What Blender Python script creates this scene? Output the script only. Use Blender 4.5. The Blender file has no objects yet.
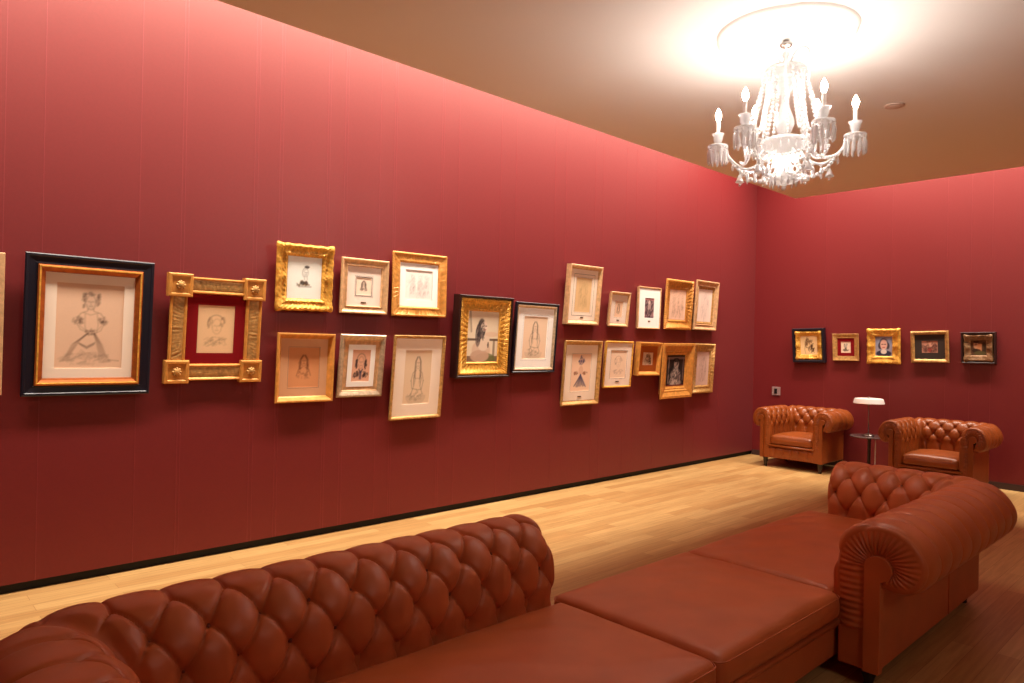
import bpy, math, random
import numpy as np
from mathutils import Vector, Matrix, noise
random.seed(7)
SC = bpy.context.scene
COL = SC.collection
PI = math.pi

# ------------------------------------------------------------------ room measures (metres)
D = 4.887      # long red wall (y)
L = 9.233      # far red wall (x)
HC = 3.303     # underside of the ceiling
GAP = 1.05     # open lighting slot between ceiling and walls
XB, YB = -3.2, -3.4
HTOP = 4.62

# ------------------------------------------------------------------ helpers
def lin(c):
    return tuple(((v/255)/12.92 if v/255 <= .04045 else ((v/255+.055)/1.055)**2.4) for v in c)

def link(o, parent=None):
    COL.objects.link(o)
    if parent is not None:
        o.parent = parent
    return o

def empty(name, loc=(0,0,0), label=None, cat=None, group=None, rot=None):
    o = bpy.data.objects.new(name, None)
    o.empty_display_size = .1
    o.location = loc
    if rot: o.rotation_euler = rot
    link(o); tag(o, label, cat, group)
    return o

def tag(o, label=None, cat=None, group=None, kind=None):
    if label: o['label'] = label
    if cat: o['category'] = cat
    if group: o['group'] = group
    if kind: o['kind'] = kind
    return o

class MB:
    """collects shapes for one mesh"""
    def __init__(s): s.v=[]; s.f=[]; s.mi=[]
    def add(s, v, f, mi=0):
        o=len(s.v); s.v+= [tuple(p) for p in v]; s.f += [tuple(i+o for i in q) for q in f]; s.mi += [mi]*len(f)
        return s
    def box(s, a, b, mi=0, M=None):
        x0,y0,z0=a; x1,y1,z1=b
        v=[(x0,y0,z0),(x1,y0,z0),(x1,y1,z0),(x0,y1,z0),(x0,y0,z1),(x1,y0,z1),(x1,y1,z1),(x0,y1,z1)]
        if M is not None: v=[M@Vector(p) for p in v]
        return s.add(v,[(3,2,1,0),(4,5,6,7),(0,1,5,4),(1,2,6,5),(2,3,7,6),(3,0,4,7)],mi)
    def lathe(s, prof, c=(0,0,0), n=24, mi=0, M=None):
        v=[];f=[];m=len(prof)
        for k in range(n):
            a=2*PI*k/n
            for r,z in prof: v.append((c[0]+r*math.cos(a),c[1]+r*math.sin(a),c[2]+z))
        for k in range(n):
            k2=(k+1)%n
            for j in range(m-1):
                f.append((k*m+j,k2*m+j,k2*m+j+1,k*m+j+1))
        if prof[0][0]>1e-5: f.append(tuple(k*m for k in range(n))[::-1])
        if prof[-1][0]>1e-5: f.append(tuple(k*m+m-1 for k in range(n)))
        if M is not None: v=[M@Vector(p) for p in v]
        return s.add(v,f,mi)
    def ball(s, c, r, n=10, m=7, mi=0, sc=(1,1,1)):
        pr=[(r*math.sin(PI*j/m)+(1e-6),-r*math.cos(PI*j/m)) for j in range(m+1)]
        v=[];f=[]
        for k in range(n):
            a=2*PI*k/n
            for R,z in pr: v.append((c[0]+R*math.cos(a)*sc[0],c[1]+R*math.sin(a)*sc[1],c[2]+z*sc[2]))
        M=m+1
        for k in range(n):
            for j in range(m): f.append((k*M+j,((k+1)%n)*M+j,((k+1)%n)*M+j+1,k*M+j+1))
        return s.add(v,f,mi)
    def tube(s, pts, r, n=8, mi=0):
        P=[Vector(p) for p in pts]; N=len(P); v=[];f=[]
        rr=r if isinstance(r,(list,tuple)) else [r]*N
        up=Vector((0,0,1)); prev=None
        for i in range(N):
            t=(P[min(i+1,N-1)]-P[max(i-1,0)]).normalized()
            if prev is None:
                a=t.cross(up)
                if a.length<1e-3: a=t.cross(Vector((1,0,0)))
                a.normalize()
            else:
                a=(prev-t*prev.dot(t)).normalized()
            prev=a; b=t.cross(a)
            for k in range(n):
                q=2*PI*k/n; v.append(P[i]+(a*math.cos(q)+b*math.sin(q))*rr[i])
        for i in range(N-1):
            for k in range(n): f.append((i*n+k,i*n+(k+1)%n,(i+1)*n+(k+1)%n,(i+1)*n+k))
        f.append(tuple(range(n))[::-1]); f.append(tuple((N-1)*n+k for k in range(n)))
        return s.add(v,f,mi)
    def prism(s, poly, z0, z1, M=None, mi=0):
        n=len(poly)
        v=[(p[0],p[1],z0) for p in poly]+[(p[0],p[1],z1) for p in poly]
        f=[tuple(range(n))[::-1],tuple(range(n,2*n))]+[(i,(i+1)%n,n+(i+1)%n,n+i) for i in range(n)]
        if M is not None: v=[M@Vector(p) for p in v]
        return s.add(v,f,mi)
    def grid(s, P, mi=0, cu=False, flip=False):
        nr,nc,_=P.shape; f=[]
        for i in range(nr-1):
            for j in range(nc if cu else nc-1):
                q=(i*nc+j,i*nc+(j+1)%nc,(i+1)*nc+(j+1)%nc,(i+1)*nc+j)
                f.append(q[::-1] if flip else q)
        return s.add(P.reshape(-1,3).tolist(),f,mi)
    def build(s, name, mats, parent=None, smooth=False, bevel=0, seg=2, fix=False, auto=None):
        me=bpy.data.meshes.new(name); me.from_pydata(s.v,[],s.f)
        if not isinstance(mats,(list,tuple)): mats=[mats]
        for m in mats: me.materials.append(m)
        if len(mats)>1: me.polygons.foreach_set('material_index',s.mi)
        if fix:
            import bmesh
            bm=bmesh.new(); bm.from_mesh(me); bmesh.ops.recalc_face_normals(bm,faces=bm.faces); bm.to_mesh(me); bm.free()
        if smooth: me.polygons.foreach_set('use_smooth',[True]*len(me.polygons))
        me.update()
        o=link(bpy.data.objects.new(name,me),parent)
        if bevel:
            b=o.modifiers.new('bevel','BEVEL'); b.width=bevel; b.segments=seg; b.limit_method='ANGLE'; b.angle_limit=math.radians(35); b.harden_normals=False
        if auto is not None:
            try: me.set_sharp_from_angle(angle=math.radians(auto))
            except Exception: pass
        return o

# ------------------------------------------------------------------ materials
def mat(name, col, rough=.5, metal=0., spec=.5, noise_scale=0, noise_amt=0., bump=0., bump_scale=200, **kw):
    m=bpy.data.materials.new(name); m.use_nodes=True; nt=m.node_tree; b=nt.nodes['Principled BSDF']
    c=lin(col)+(1,)
    b.inputs['Base Color'].default_value=c; b.inputs['Roughness'].default_value=rough; b.inputs['Metallic'].default_value=metal
    b.inputs['Specular IOR Level'].default_value=spec
    for k,v in kw.items(): b.inputs[k.replace('_',' ')].default_value=v
    if noise_scale or bump:
        tc=nt.nodes.new('ShaderNodeTexCoord')
    if noise_scale:
        n=nt.nodes.new('ShaderNodeTexNoise'); n.inputs['Scale'].default_value=noise_scale; n.inputs['Detail'].default_value=4
        nt.links.new(tc.outputs['Object'],n.inputs['Vector'])
        r=nt.nodes.new('ShaderNodeValToRGB'); r.color_ramp.elements[0].position=.3; r.color_ramp.elements[1].position=.7
        r.color_ramp.elements[0].color=tuple(x*(1-noise_amt) for x in c[:3])+(1,); r.color_ramp.elements[1].color=tuple(min(1,x*(1+noise_amt)) for x in c[:3])+(1,)
        nt.links.new(n.outputs['Fac'],r.inputs['Fac']); nt.links.new(r.outputs['Color'],b.inputs['Base Color'])
    if bump:
        n2=nt.nodes.new('ShaderNodeTexNoise'); n2.inputs['Scale'].default_value=bump_scale; n2.inputs['Detail'].default_value=3
        nt.links.new(tc.outputs['Object'],n2.inputs['Vector'])
        bp=nt.nodes.new('ShaderNodeBump'); bp.inputs['Strength'].default_value=bump; bp.inputs['Distance'].default_value=.004
        nt.links.new(n2.outputs['Fac'],bp.inputs['Height']); nt.links.new(bp.outputs['Normal'],b.inputs['Normal'])
    return m

def emit(name,col,strength):
    m=bpy.data.materials.new(name); m.use_nodes=True; b=m.node_tree.nodes['Principled BSDF']
    b.inputs['Base Color'].default_value=(1,1,1,1)
    b.inputs['Emission Color'].default_value=tuple(col)+(1,); b.inputs['Emission Strength'].default_value=strength
    return m

M={}
M['wall']=mat('red_fabric_wall',(108,16,22),rough=.48,spec=.66,Specular_Tint=(1,.84,.74,1),noise_scale=60,noise_amt=.05,bump=.12,bump_scale=350,Sheen_Weight=.04,Sheen_Roughness=.5,Sheen_Tint=(1,.9,.85,1))
M['seam']=mat('fabric_seam',(126,30,33),rough=.46,spec=.72)
M['ceil']=mat('ceiling_paint',(236,229,222),rough=.9,spec=.1)
M['plaster']=mat('white_plaster',(242,238,230),rough=.6,spec=.3)
M['black']=mat('black_gap',(14,12,12),rough=.7)
M['skirt']=mat('brown_skirting',(58,32,26),rough=.6)
M['leather']=mat('chestnut_leather',(190,100,56),rough=.42,spec=.42,noise_scale=5,noise_amt=.10,bump=.10,bump_scale=420)
M['leather_chair']=mat('tan_leather',(138,66,22),rough=.36,spec=.5,noise_scale=6,noise_amt=.12,bump=.08,bump_scale=420)
M['crease']=mat('leather_button',(120,48,26),rough=.45)
M['foot']=mat('dark_wood',(34,18,12),rough=.35)
M['gold']=mat('bright_gilt',(228,168,70),rough=.45,metal=.3,noise_scale=45,noise_amt=.25,bump=.25,bump_scale=120)
M['oldgold']=mat('antique_gilt',(196,148,86),rough=.45,metal=.35,noise_scale=40,noise_amt=.3,bump=.3,bump_scale=110)
M['palegold']=mat('champagne_gilt',(224,178,130),rough=.42,metal=.3,noise_scale=30,noise_amt=.18,bump=.1,bump_scale=160)
M['woodgold']=mat('honey_wood',(216,148,70),rough=.4,metal=.2,noise_scale=25,noise_amt=.18,bump=.08,bump_scale=120)
M['worngold']=mat('worn_gilt',(132,96,62),rough=.5,metal=.25,noise_scale=50,noise_amt=.3,bump=.3,bump_scale=110)
M['redgold']=mat('rubbed_gilt',(176,92,38),rough=.38,metal=.5,noise_scale=30,noise_amt=.22)
M['silver']=mat('silver_gilt',(206,180,148),rough=.36,metal=.5,noise_scale=40,noise_amt=.22,bump=.1,bump_scale=140)
M['ebony']=mat('ebony_black',(24,22,34),rough=.33,spec=.5)
M['brownblack']=mat('dark_rosewood',(44,18,14),rough=.4)
M['mat_cream']=mat('cream_mat',(250,230,210),rough=.9,spec=.1)
M['mat_white']=mat('white_mat',(253,247,240),rough=.9,spec=.1)
M['mat_pink']=mat('rose_cream_mat',(247,226,210),rough=.9,spec=.1)
M['mat_tan']=mat('tan_mat',(216,164,124),rough=.9,spec=.1)
M['mat_rust']=mat('rust_mat',(168,86,34),rough=.9,spec=.1)
M['mat_red']=mat('red_mat',(132,18,24),rough=.9,spec=.1)
M['mat_dark']=mat('dark_green_mat',(64,54,48),rough=.9,spec=.1)
M['line']=mat('mat_line',(70,50,44),rough=.8)
M['plaque']=mat('brass_plaque',(96,62,30),rough=.4,metal=.5)
M['steel']=mat('brushed_steel',(150,140,136),rough=.3,metal=.9)
M['tabletop']=mat('dark_table_top',(96,80,78),rough=.25,spec=.6)
M['tablestem']=mat('dark_table_stem',(40,24,26),rough=.4,metal=.3)
M['shade']=mat('opal_shade',(246,238,230),rough=.45)
M['cord']=mat('white_cord',(220,212,208),rough=.5)
M['plate']=mat('grey_plate',(150,120,116),rough=.5)
M['socket']=mat('socket_black',(12,8,8),rough=.4)
M['detector']=mat('beige_plastic',(205,180,165),rough=.5)
def crystal_mat():
    m=bpy.data.materials.new('crystal'); m.use_nodes=True; nt=m.node_tree; nt.nodes.remove(nt.nodes['Principled BSDF'])
    tl=nt.nodes.new('ShaderNodeBsdfTranslucent'); tl.inputs['Color'].default_value=(.97,.96,.95,1)
    df=nt.nodes.new('ShaderNodeBsdfDiffuse'); df.inputs['Color'].default_value=(.95,.94,.93,1)
    gl=nt.nodes.new('ShaderNodeBsdfGlossy'); gl.inputs['Roughness'].default_value=.12; gl.inputs['Color'].default_value=(1,1,1,1)
    tr=nt.nodes.new('ShaderNodeBsdfTransparent'); tr.inputs['Color'].default_value=(.98,.98,.98,1)
    def mix(a,b,f):
        x=nt.nodes.new('ShaderNodeMixShader'); x.inputs['Fac'].default_value=f; nt.links.new(a,x.inputs[1]); nt.links.new(b,x.inputs[2]); return x.outputs[0]
    a=mix(tl.outputs[0],df.outputs[0],.4); a=mix(a,tr.outputs[0],.2); a=mix(a,gl.outputs[0],.22)
    nt.links.new(a,nt.nodes['Material Output'].inputs['Surface']); return m
M['crystal']=crystal_mat()
M['candle']=mat('white_candle',(255,250,242),rough=.4,spec=.4)
M['metalsilver']=mat('silver_fitting',(205,200,196),rough=.25,metal=.9)
M['bulb']=emit('lit_bulb',(1.0,.92,.85),430.)

M['inner']=emit('inner_lit_bulb',(1.0,.92,.85),420.)

def floor_mat():
    m=bpy.data.materials.new('oak_strip_floor'); m.use_nodes=True; nt=m.node_tree; b=nt.nodes['Principled BSDF']
    tc=nt.nodes.new('ShaderNodeTexCoord')
    br=nt.nodes.new('ShaderNodeTexBrick'); br.offset=.37; br.offset_frequency=2; br.squash=1
    br.inputs['Scale'].default_value=1; br.inputs['Brick Width'].default_value=1.15; br.inputs['Row Height'].default_value=.098
    br.inputs['Mortar Size'].default_value=.0012; br.inputs['Mortar Smooth'].default_value=.3
    br.inputs['Color1'].default_value=lin((206,168,112))+(1,); br.inputs['Color2'].default_value=lin((182,138,86))+(1,)
    br.inputs['Mortar'].default_value=lin((150,104,60))+(1,)
    nt.links.new(tc.outputs['Object'],br.inputs['Vector'])
    mp=nt.nodes.new('ShaderNodeMapping'); mp.inputs['Scale'].default_value=(1.2,22,1)
    nt.links.new(tc.outputs['Object'],mp.inputs['Vector'])
    n=nt.nodes.new('ShaderNodeTexNoise'); n.inputs['Scale'].default_value=2.2; n.inputs['Detail'].default_value=5; n.inputs['Distortion'].default_value=.4
    nt.links.new(mp.outputs['Vector'],n.inputs['Vector'])
    r=nt.nodes.new('ShaderNodeValToRGB'); r.color_ramp.elements[0].position=.3; r.color_ramp.elements[1].position=.7
    r.color_ramp.elements[0].color=(.80,.74,.68,1); r.color_ramp.elements[1].color=(1.08,1.06,1.02,1)
    nt.links.new(n.outputs['Fac'],r.inputs['Fac'])
    mx=nt.nodes.new('ShaderNodeMix'); mx.data_type='RGBA'; mx.blend_type='MULTIPLY'; mx.inputs['Factor'].default_value=1
    nt.links.new(br.outputs['Color'],mx.inputs['A']); nt.links.new(r.outputs['Color'],mx.inputs['B'])
    nt.links.new(mx.outputs['Result'],b.inputs['Base Color'])
    b.inputs['Roughness'].default_value=.38; b.inputs['Specular IOR Level'].default_value=.4
    return m
M['floor']=floor_mat()

def vcol_mat():
    m=bpy.data.materials.new('drawn_sheet'); m.use_nodes=True; nt=m.node_tree; b=nt.nodes['Principled BSDF']
    a=nt.nodes.new('ShaderNodeAttribute'); a.attribute_name='ink'
    nt.links.new(a.outputs['Color'],b.inputs['Base Color']); b.inputs['Roughness'].default_value=.85; b.inputs['Specular IOR Level'].default_value=.15
    return m
M['sheet']=vcol_mat()

# ------------------------------------------------------------------ the room
def structure(o): return tag(o,kind='structure')
mb=MB(); mb.box((XB,YB,-.12),(L+.15,D+.15,0)); structure(mb.build('floor',M['floor']))
mb=MB(); mb.box((XB,D,.055),(L+.15,D+.15,HTOP))
SEAMS=[.10,.587,.776,1.293,1.546,1.566,2.03,2.056,2.216,2.239,2.594,2.615,2.741,2.765,3.061,3.196,3.216,3.682,3.704,3.873,4.377,4.572,5.115,5.278,5.737,5.87,6.278,6.461,6.85,7.505,7.731,8.3]
for x in SEAMS: mb.box((x-.002,D-.0008,.055),(x+.002,D+.01,HTOP),1)
structure(mb.build('wall_left',[M['wall'],M['seam']]))
mb=MB(); mb.box((L,YB,.07),(L+.15,D,HTOP))
for y in (2.505,2.264,2.061,1.2,3.1,3.9): mb.box((L-.0016,y-.002,.07),(L+.01,y+.002,HTOP),1)
structure(mb.build('wall_back',[M['wall'],M['seam']]))
mb=MB(); mb.box((XB,YB-.15,0),(L+.15,YB,HTOP)); structure(mb.build('wall_right',M['wall']))
mb=MB(); mb.box((XB-.15,YB-.15,0),(XB,D+.15,HTOP)); structure(mb.build('wall_front',M['wall']))
mb=MB(); mb.box((XB,D+.03,0),(L+.03,D+.12,.055)); structure(mb.build('baseboard_left',M['black']))
mb=MB(); mb.box((L-.012,YB,0),(L+.1,D,.07)); structure(mb.build('baseboard_back',M['skirt']))
mb=MB(); mb.box((XB,YB,HC),(L-GAP,D-GAP,HC+.10)); structure(mb.build('ceiling',M['ceil']))
mb=MB(); mb.box((XB-.15,YB-.15,HTOP),(L+.15,D+.15,HTOP+.1)); structure(mb.build('ceiling_upper',M['black']))

# ------------------------------------------------------------------ tufted leather
def catmull(pts, step):
    P=[np.array(p,float) for p in pts]; out=[]
    P=[2*P[0]-P[1]]+P+[2*P[-1]-P[-2]]
    for i in range(1,len(P)-2):
        n=24
        for k in range(n):
            t=k/n; a,b,c,d=P[i-1],P[i],P[i+1],P[i+2]
            out.append(.5*((2*b)+(-a+c)*t+(2*a-5*b+4*c-d)*t*t+(-a+3*b-3*c+d)*t**3))
    out.append(P[-2]); out=np.array(out)
    s=np.concatenate([[0],np.cumsum(np.linalg.norm(np.diff(out,axis=0),axis=1))])
    n=max(8,int(s[-1]/step)); t=np.linspace(0,s[-1],n)
    return np.stack([np.interp(t,s,out[:,0]),np.interp(t,s,out[:,1])],1), t

SOFA_PROF=[(.19,.25),(.194,.40),(.199,.50),(.190,.585),(.155,.665),(.09,.718),(0.,.737),(-.09,.718),(-.155,.668),(-.197,.59),(-.187,.515),(-.14,.460),(-.08,.442),(-.01,.450)]
def chair_prof(zt=.745,a=.62,k=.82):
    pts=[(d*a,zt-(.737-z)*k) for d,z in SOFA_PROF]
    pts[0]=(pts[0][0],.25)
    return pts

def rim_normals(prof):
    t=np.gradient(prof,axis=0); t/=np.linalg.norm(t,axis=1)[:,None]+1e-9
    # inward normal: left or right so that it points to the roll's inside
    n=np.stack([-t[:,1],t[:,0]],1)
    c=np.array([prof[:,0].mean()*0, (prof[:,1].max()-.2*(prof[:,0].max()/.2))])
    sgn=np.sign(((c-prof)*n).sum())
    return n*(1 if sgn>0 else -1)

def tufted(S, pts, start, end, step=.0085, R0=.16, w=.158, h=.128, phase=0., th0=79, A=.017, dip=.036, crease=.010, rf=.032, nrow=3, outer_puff=.6):
    """one straight run of buttoned roll; returns grid positions (s, d, z) and the rim curve. ends: 'free' or 'mitre'"""
    prof,t=catmull(pts,step)
    d=prof[:,0]; z=prof[:,1]; nr=len(prof); nin=rim_normals(prof)
    top=int(np.argmax(z)); a=d.max()
    # arc position of the upper (virtual) row: a little inside of the crest
    t0=np.interp(-a*math.cos(math.radians(th0)), -d[:top+1][int(top*.45):], t[:top+1][int(top*.45):])
    lo=rf if start=='free' else None
    N=max(12,int(S/step)); NF=10
    cols=[]
    def fill_end(sign):
        # mitre columns for every row: rho varies with the offset
        rho=np.maximum(.012,R0-d)
        out=[]
        for k in range(NF+1):
            ph=(PI/4)*k/NF
            out.append((S-d-rho+rho*np.sin(ph), d+rho-rho*np.cos(ph), S-d-rho+rho*ph))
        return out
    # straight columns between sA(row) and sB(row)
    rho=np.maximum(.012,R0-d)
    sA=np.full(nr,rf) if start=='free' else d+rho
    sB=np.full(nr,S-rf) if end=='free' else S-d-rho
    G=[]  # list of (s,d,z,slat,fade)
    def rimcols(at,dirn):
        o=[]
        for k in range(7):
            ph=(PI/2)*k/6
            ins=rf*(1-math.cos(ph)); ss=at+dirn*(rf-rf+rf*math.sin(ph))
            o.append((np.full(nr,ss),d+nin[:,0]*ins,z+nin[:,1]*ins,np.full(nr,ss),np.full(nr,math.cos(ph)**1.0)))
        return o
    if start=='free':
        G+=rimcols(rf,-1)[::-1]
    else:
        for k in range(NF+1):
            ph=(PI/4)*(NF-k)/NF
            G.append((d+rho-rho*np.sin(ph), d+rho-rho*np.cos(ph), z, d+rho-rho*ph, np.ones(nr)))
    for k in range(1,N):
        s=sA+(sB-sA)*k/N
        G.append((s,d,z,s,np.ones(nr)))
    if end=='free':
        G+=rimcols(S-rf,1)
    else:
        for k in range(NF+1):
            ph=(PI/4)*k/NF
            G.append((S-d-rho+rho*np.sin(ph), d+rho-rho*np.cos(ph), z, S-d-rho+rho*ph, np.ones(nr)))
    s=np.stack([g[0] for g in G],1); dd=np.stack([g[1] for g in G],1); zz=np.stack([g[2] for g in G],1)
    sl=np.stack([g[3] for g in G],1)-phase; fd=np.stack([g[4] for g in G],1)
    P=np.stack([s,dd,zz],2)
    # normals
    tu=np.gradient(P,axis=0); tv=np.gradient(P,axis=1); n=np.cross(tv,tu); n/=np.linalg.norm(n,axis=2)[:,:,None]+1e-9
    ref=n[nr//6,P.shape[1]//2]
    if ref[1]<0: n=-n
    T=np.repeat(t[:,None],P.shape[1],1)
    tau=(t0-T)/h
    tc=np.clip(tau,0,nrow)
    u=sl/w+tc/2; v=sl/w-tc/2
    fu=np.abs(u-np.round(u)); fv=np.abs(v-np.round(v))
    g=math.sqrt(1/w**2+1/(2*h)**2)
    straight=(tau<0)|(tau>nrow)
    q=np.where(straight,np.minimum(fu,fv)*w,np.minimum(fu,fv)/g)
    puff=np.sqrt(np.abs(np.sin(PI*u)*np.sin(PI*v)))**.42
    amp=np.where(tau<0, A*(outer_puff+(1-outer_puff)*np.exp(tau*1.3)), A)
    r=np.full(P.shape[:2],9.)
    for j in range(0,nrow+1):
        i=np.round(sl/w-j/2)
        ds=sl-(i+j/2)*w; dt=(tau-j)*h
        rr=np.sqrt(ds**2+dt**2)+(0.035 if j==0 else 0)
        r=np.minimum(r,rr)
    # the underside of the roll and the foot of the inner face go smooth
    low=np.clip((T[-1,0]-T)/.16,0,1)
    hgt=amp*(puff-.55)*low - dip*np.exp(-r/.027) - crease*np.exp(-q/.0045)*low
    hgt*= (.25+.75*fd)
    # both runs sink into one common fold at a mitred corner
    fold=-.016*low
    if end=='mitre':
        k=np.clip((sl[:,-1:]-sl)/.055,0,1); k=k*k*(3-2*k); hgt=hgt*k+fold*(1-k)
    if start=='mitre':
        k=np.clip((sl-sl[:,:1])/.055,0,1); k=k*k*(3-2*k); hgt=hgt*k+fold*(1-k)
    P=P+n*hgt[:,:,None]
    info=dict(prof=prof,t=t,nin=nin,rf=rf,a=a)
    # button places
    btn=[]
    for j in range(1,nrow+1):
        row=int(np.argmin(np.abs(t-(t0-j*h))))
        for c in range(1,P.shape[1]-1):
            k=(sl[row,c]/w-j/2)
            k2=(sl[row,c+1]/w-j/2)
            if math.floor(k)!=math.floor(k2) and fd[row,c]>.98: btn.append((P[row,c],n[row,c]))
    return P,btn,info

def v3(a):
    a=[float(x) for x in a]
    return np.array(a+[0.]*(3-len(a)))

def place_run(name, P, btn, parent, O, es, ed, material, br=.010):
    O=v3(O); es=v3(es); ed=v3(ed)
    W=O+P[:,:,0:1]*es+P[:,:,1:2]*ed+P[:,:,2:3]*np.array([0,0,1.])
    flip=(es[0]*ed[1]-es[1]*ed[0])<0
    mb=MB(); mb.grid(W,0,flip=not flip)
    for p,n in btn:
        c=O+p[0]*es+p[1]*ed+np.array([0,0,p[2]]); nn=n[0]*es+n[1]*ed+np.array([0,0,n[2]])
        c=c-nn*.004
        mb.ball(c.tolist(),br,8,5,1,sc=(1,1,1))
    return mb.build(name,[material,M['crease']],parent,smooth=True)

def scroll_end(info, parent, O, es, ed, material, zb, k=36, sc=1., thick=.02):
    """pleated scroll front closing a free end at s=0 (es points into the run)"""
    O=v3(O); es=v3(es); ed=v3(ed)
    prof=info['prof']+info['nin']*info['rf']
    z0=prof[0,1]
    hx=0.0; hz=prof[:,1].max()-.165*sc; hr=.058*sc
    strip=[(.055*sc,z0)]+[(.055*sc,z0+(hz-z0)*i/12) for i in range(1,12)]
    strip+=[(hx+hr*math.cos(a),hz+hr*math.sin(a)) for a in np.linspace(0,math.radians(215),20)]
    strip=np.array(strip)
    def resample(c,n):
        s=np.concatenate([[0],np.cumsum(np.linalg.norm(np.diff(c,axis=0),axis=1))]); tt=np.linspace(0,s[-1],n)
        return np.stack([np.interp(tt,s,c[:,0]),np.interp(tt,s,c[:,1])],1)
    n=k*8
    iA=int(np.argmax(prof[:,1]>=hz-.01)); iB=12
    def ln(c): return np.linalg.norm(np.diff(c,axis=0),axis=1).sum()
    n1=int(n*ln(prof[:iA+1])/ln(prof)); n2=n-n1
    A=np.concatenate([resample(prof[:iA+1],n1+1)[:-1],resample(prof[iA:],n2)])
    B=np.concatenate([resample(strip[:iB+1],n1+1)[:-1],resample(strip[iB:],n2)])
    rows=[]
    for j in range(9):
        v=j/8
        c=A*(1-v)+B*v
        ph=np.arange(n)/8.*2*PI
        s=-.010*sc*math.sin(PI*v)+.004*sc*sc*math.sin(PI*v)**.5*np.cos(ph)+.004*v
        rows.append(np.stack([s if isinstance(s,np.ndarray) else np.full(n,s),c[:,0],c[:,1]],1))
    P=np.array(rows)
    W=O+P[:,:,0:1]*es+P[:,:,1:2]*ed+P[:,:,2:3]*np.array([0,0,1.])
    mb=MB(); mb.grid(W)
    o=mb.build('pleated_scroll',material,parent,smooth=True,fix=True)
    # facing strip with a round head
    poly=[(.055*sc,zb)]+[(.055*sc,hz)]+[(hx+hr*math.cos(a),hz+hr*math.sin(a)) for a in np.linspace(.05,math.radians(225),18)]+[(-.012*sc,hz-hr*.95),(-.012*sc,zb)]
    v=[];N=len(poly)
    for s in (-.016,.03):
        for a,b in poly:
            p=O+s*es+a*ed; v.append((p[0],p[1],b))
    f=[tuple(range(N)),tuple(range(2*N-1,N-1,-1))]+[(i,(i+1)%N,N+(i+1)%N,N+i) for i in range(N)]
    mb=MB(); mb.add(v,f); mb.build('facing_strip',material,parent,bevel=.009,seg=3,fix=True,smooth=True,auto=40)
    # plain foot of the scroll beside the strip
    mb=MB()
    v=[]
    for s in (.0,.05):
        for a,b in ((.05*sc,zb),(.17*sc,zb),(.17*sc,z0+.01),(.05*sc,z0+.01)):
            p=O+s*es+a*ed; v.append((p[0],p[1],b))
    mb.add(v,[(0,1,2,3),(7,6,5,4),(0,4,5,1),(1,5,6,2),(2,6,7,3),(3,7,4,0)])
    mb.build('scroll_base',material,parent,bevel=.008,fix=True)

def cushion(name, parent, x0,x1,y0,y1,z0,z1,r,crown,material,nx=40,ny=30,nz=8,wr=.004,seed=0,piping=True):
    """soft box with a crowned top, light wrinkles and a welt round its upper edge"""
    cx,cy,cz=(x0+x1)/2,(y0+y1)/2,(z0+z1)/2; hx,hy,hz=(x1-x0)/2,(y1-y0)/2,(z1-z0)/2
    faces=[]
    vid={}; V=[]
    def vert(i,j,k):
        key=(i,j,k)
        if key in vid: return vid[key]
        # denser near edges
        def m(t): return math.copysign(1-(1-abs(t))**1.6,t)
        p=Vector((m(2*i/nx-1)*hx,m(2*j/ny-1)*hy,(2*k/nz-1)*hz))
        q=Vector((max(-hx+r,min(hx-r,p.x)),max(-hy+r,min(hy-r,p.y)),max(-hz+r,min(hz-r,p.z))))
        dlt=p-q
        if dlt.length>1e-9: p=q+dlt.normalized()*r
        u,v=p.x/hx,p.y/hy
        if p.z>hz-r*1.01:
            c=max(0,1-abs(u)**3.2)*max(0,1-abs(v)**3.2)
            nn=noise.noise(Vector((p.x*2.2+seed*7,p.y*3.1,seed)))*.6+noise.noise(Vector((p.x*6+p.y*9,p.y*3-p.x*2,seed+3)))*.55
            p.z+=crown*c+wr*nn*(1-max(abs(u),abs(v))**8)*2.2
        else:
            bul=(1-(p.z/hz)**2)*.010
            if abs(u)>.97: p.x+=math.copysign(bul*(1-v*v),u)
            if abs(v)>.97: p.y+=math.copysign(bul*(1-u*u),v)
        V.append((cx+p.x,cy+p.y,cz+p.z)); vid[key]=len(V)-1
        return vid[key]
    for i in range(nx):
        for j in range(ny):
            faces.append((vert(i,j,nz),vert(i+1,j,nz),vert(i+1,j+1,nz),vert(i,j+1,nz)))
            faces.append((vert(i,j+1,0),vert(i+1,j+1,0),vert(i+1,j,0),vert(i,j,0)))
    for i in range(nx):
        for k in range(nz):
            faces.append((vert(i,0,k),vert(i+1,0,k),vert(i+1,0,k+1),vert(i,0,k+1)))
            faces.append((vert(i+1,ny,k),vert(i,ny,k),vert(i,ny,k+1),vert(i+1,ny,k+1)))
    for j in range(ny):
        for k in range(nz):
            faces.append((vert(0,j+1,k),vert(0,j,k),vert(0,j,k+1),vert(0,j+1,k+1)))
            faces.append((vert(nx,j,k),vert(nx,j+1,k),vert(nx,j+1,k+1),vert(nx,j,k+1)))
    mb=MB(); mb.add(V,faces)
    o=mb.build(name,material,parent,smooth=True)
    if piping:
        zz=z1-r*.45; e=.002; pts=[]
        rr=r*1.2
        for ax,ay,a0 in ((x1-rr,y1-rr,0),(x0+rr,y1-rr,PI/2),(x0+rr,y0+rr,PI),(x1-rr,y0+rr,1.5*PI)):
            for k in range(6):
                a=a0+PI/2*k/5; pts.append((ax+(rr+e)*math.cos(a),ay+(rr+e)*math.sin(a),zz))
        pts.append(pts[0])
        pb=MB(); pb.tube(pts,.0026,6); pb.build('welt',material,o,smooth=True)
    return o

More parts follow.
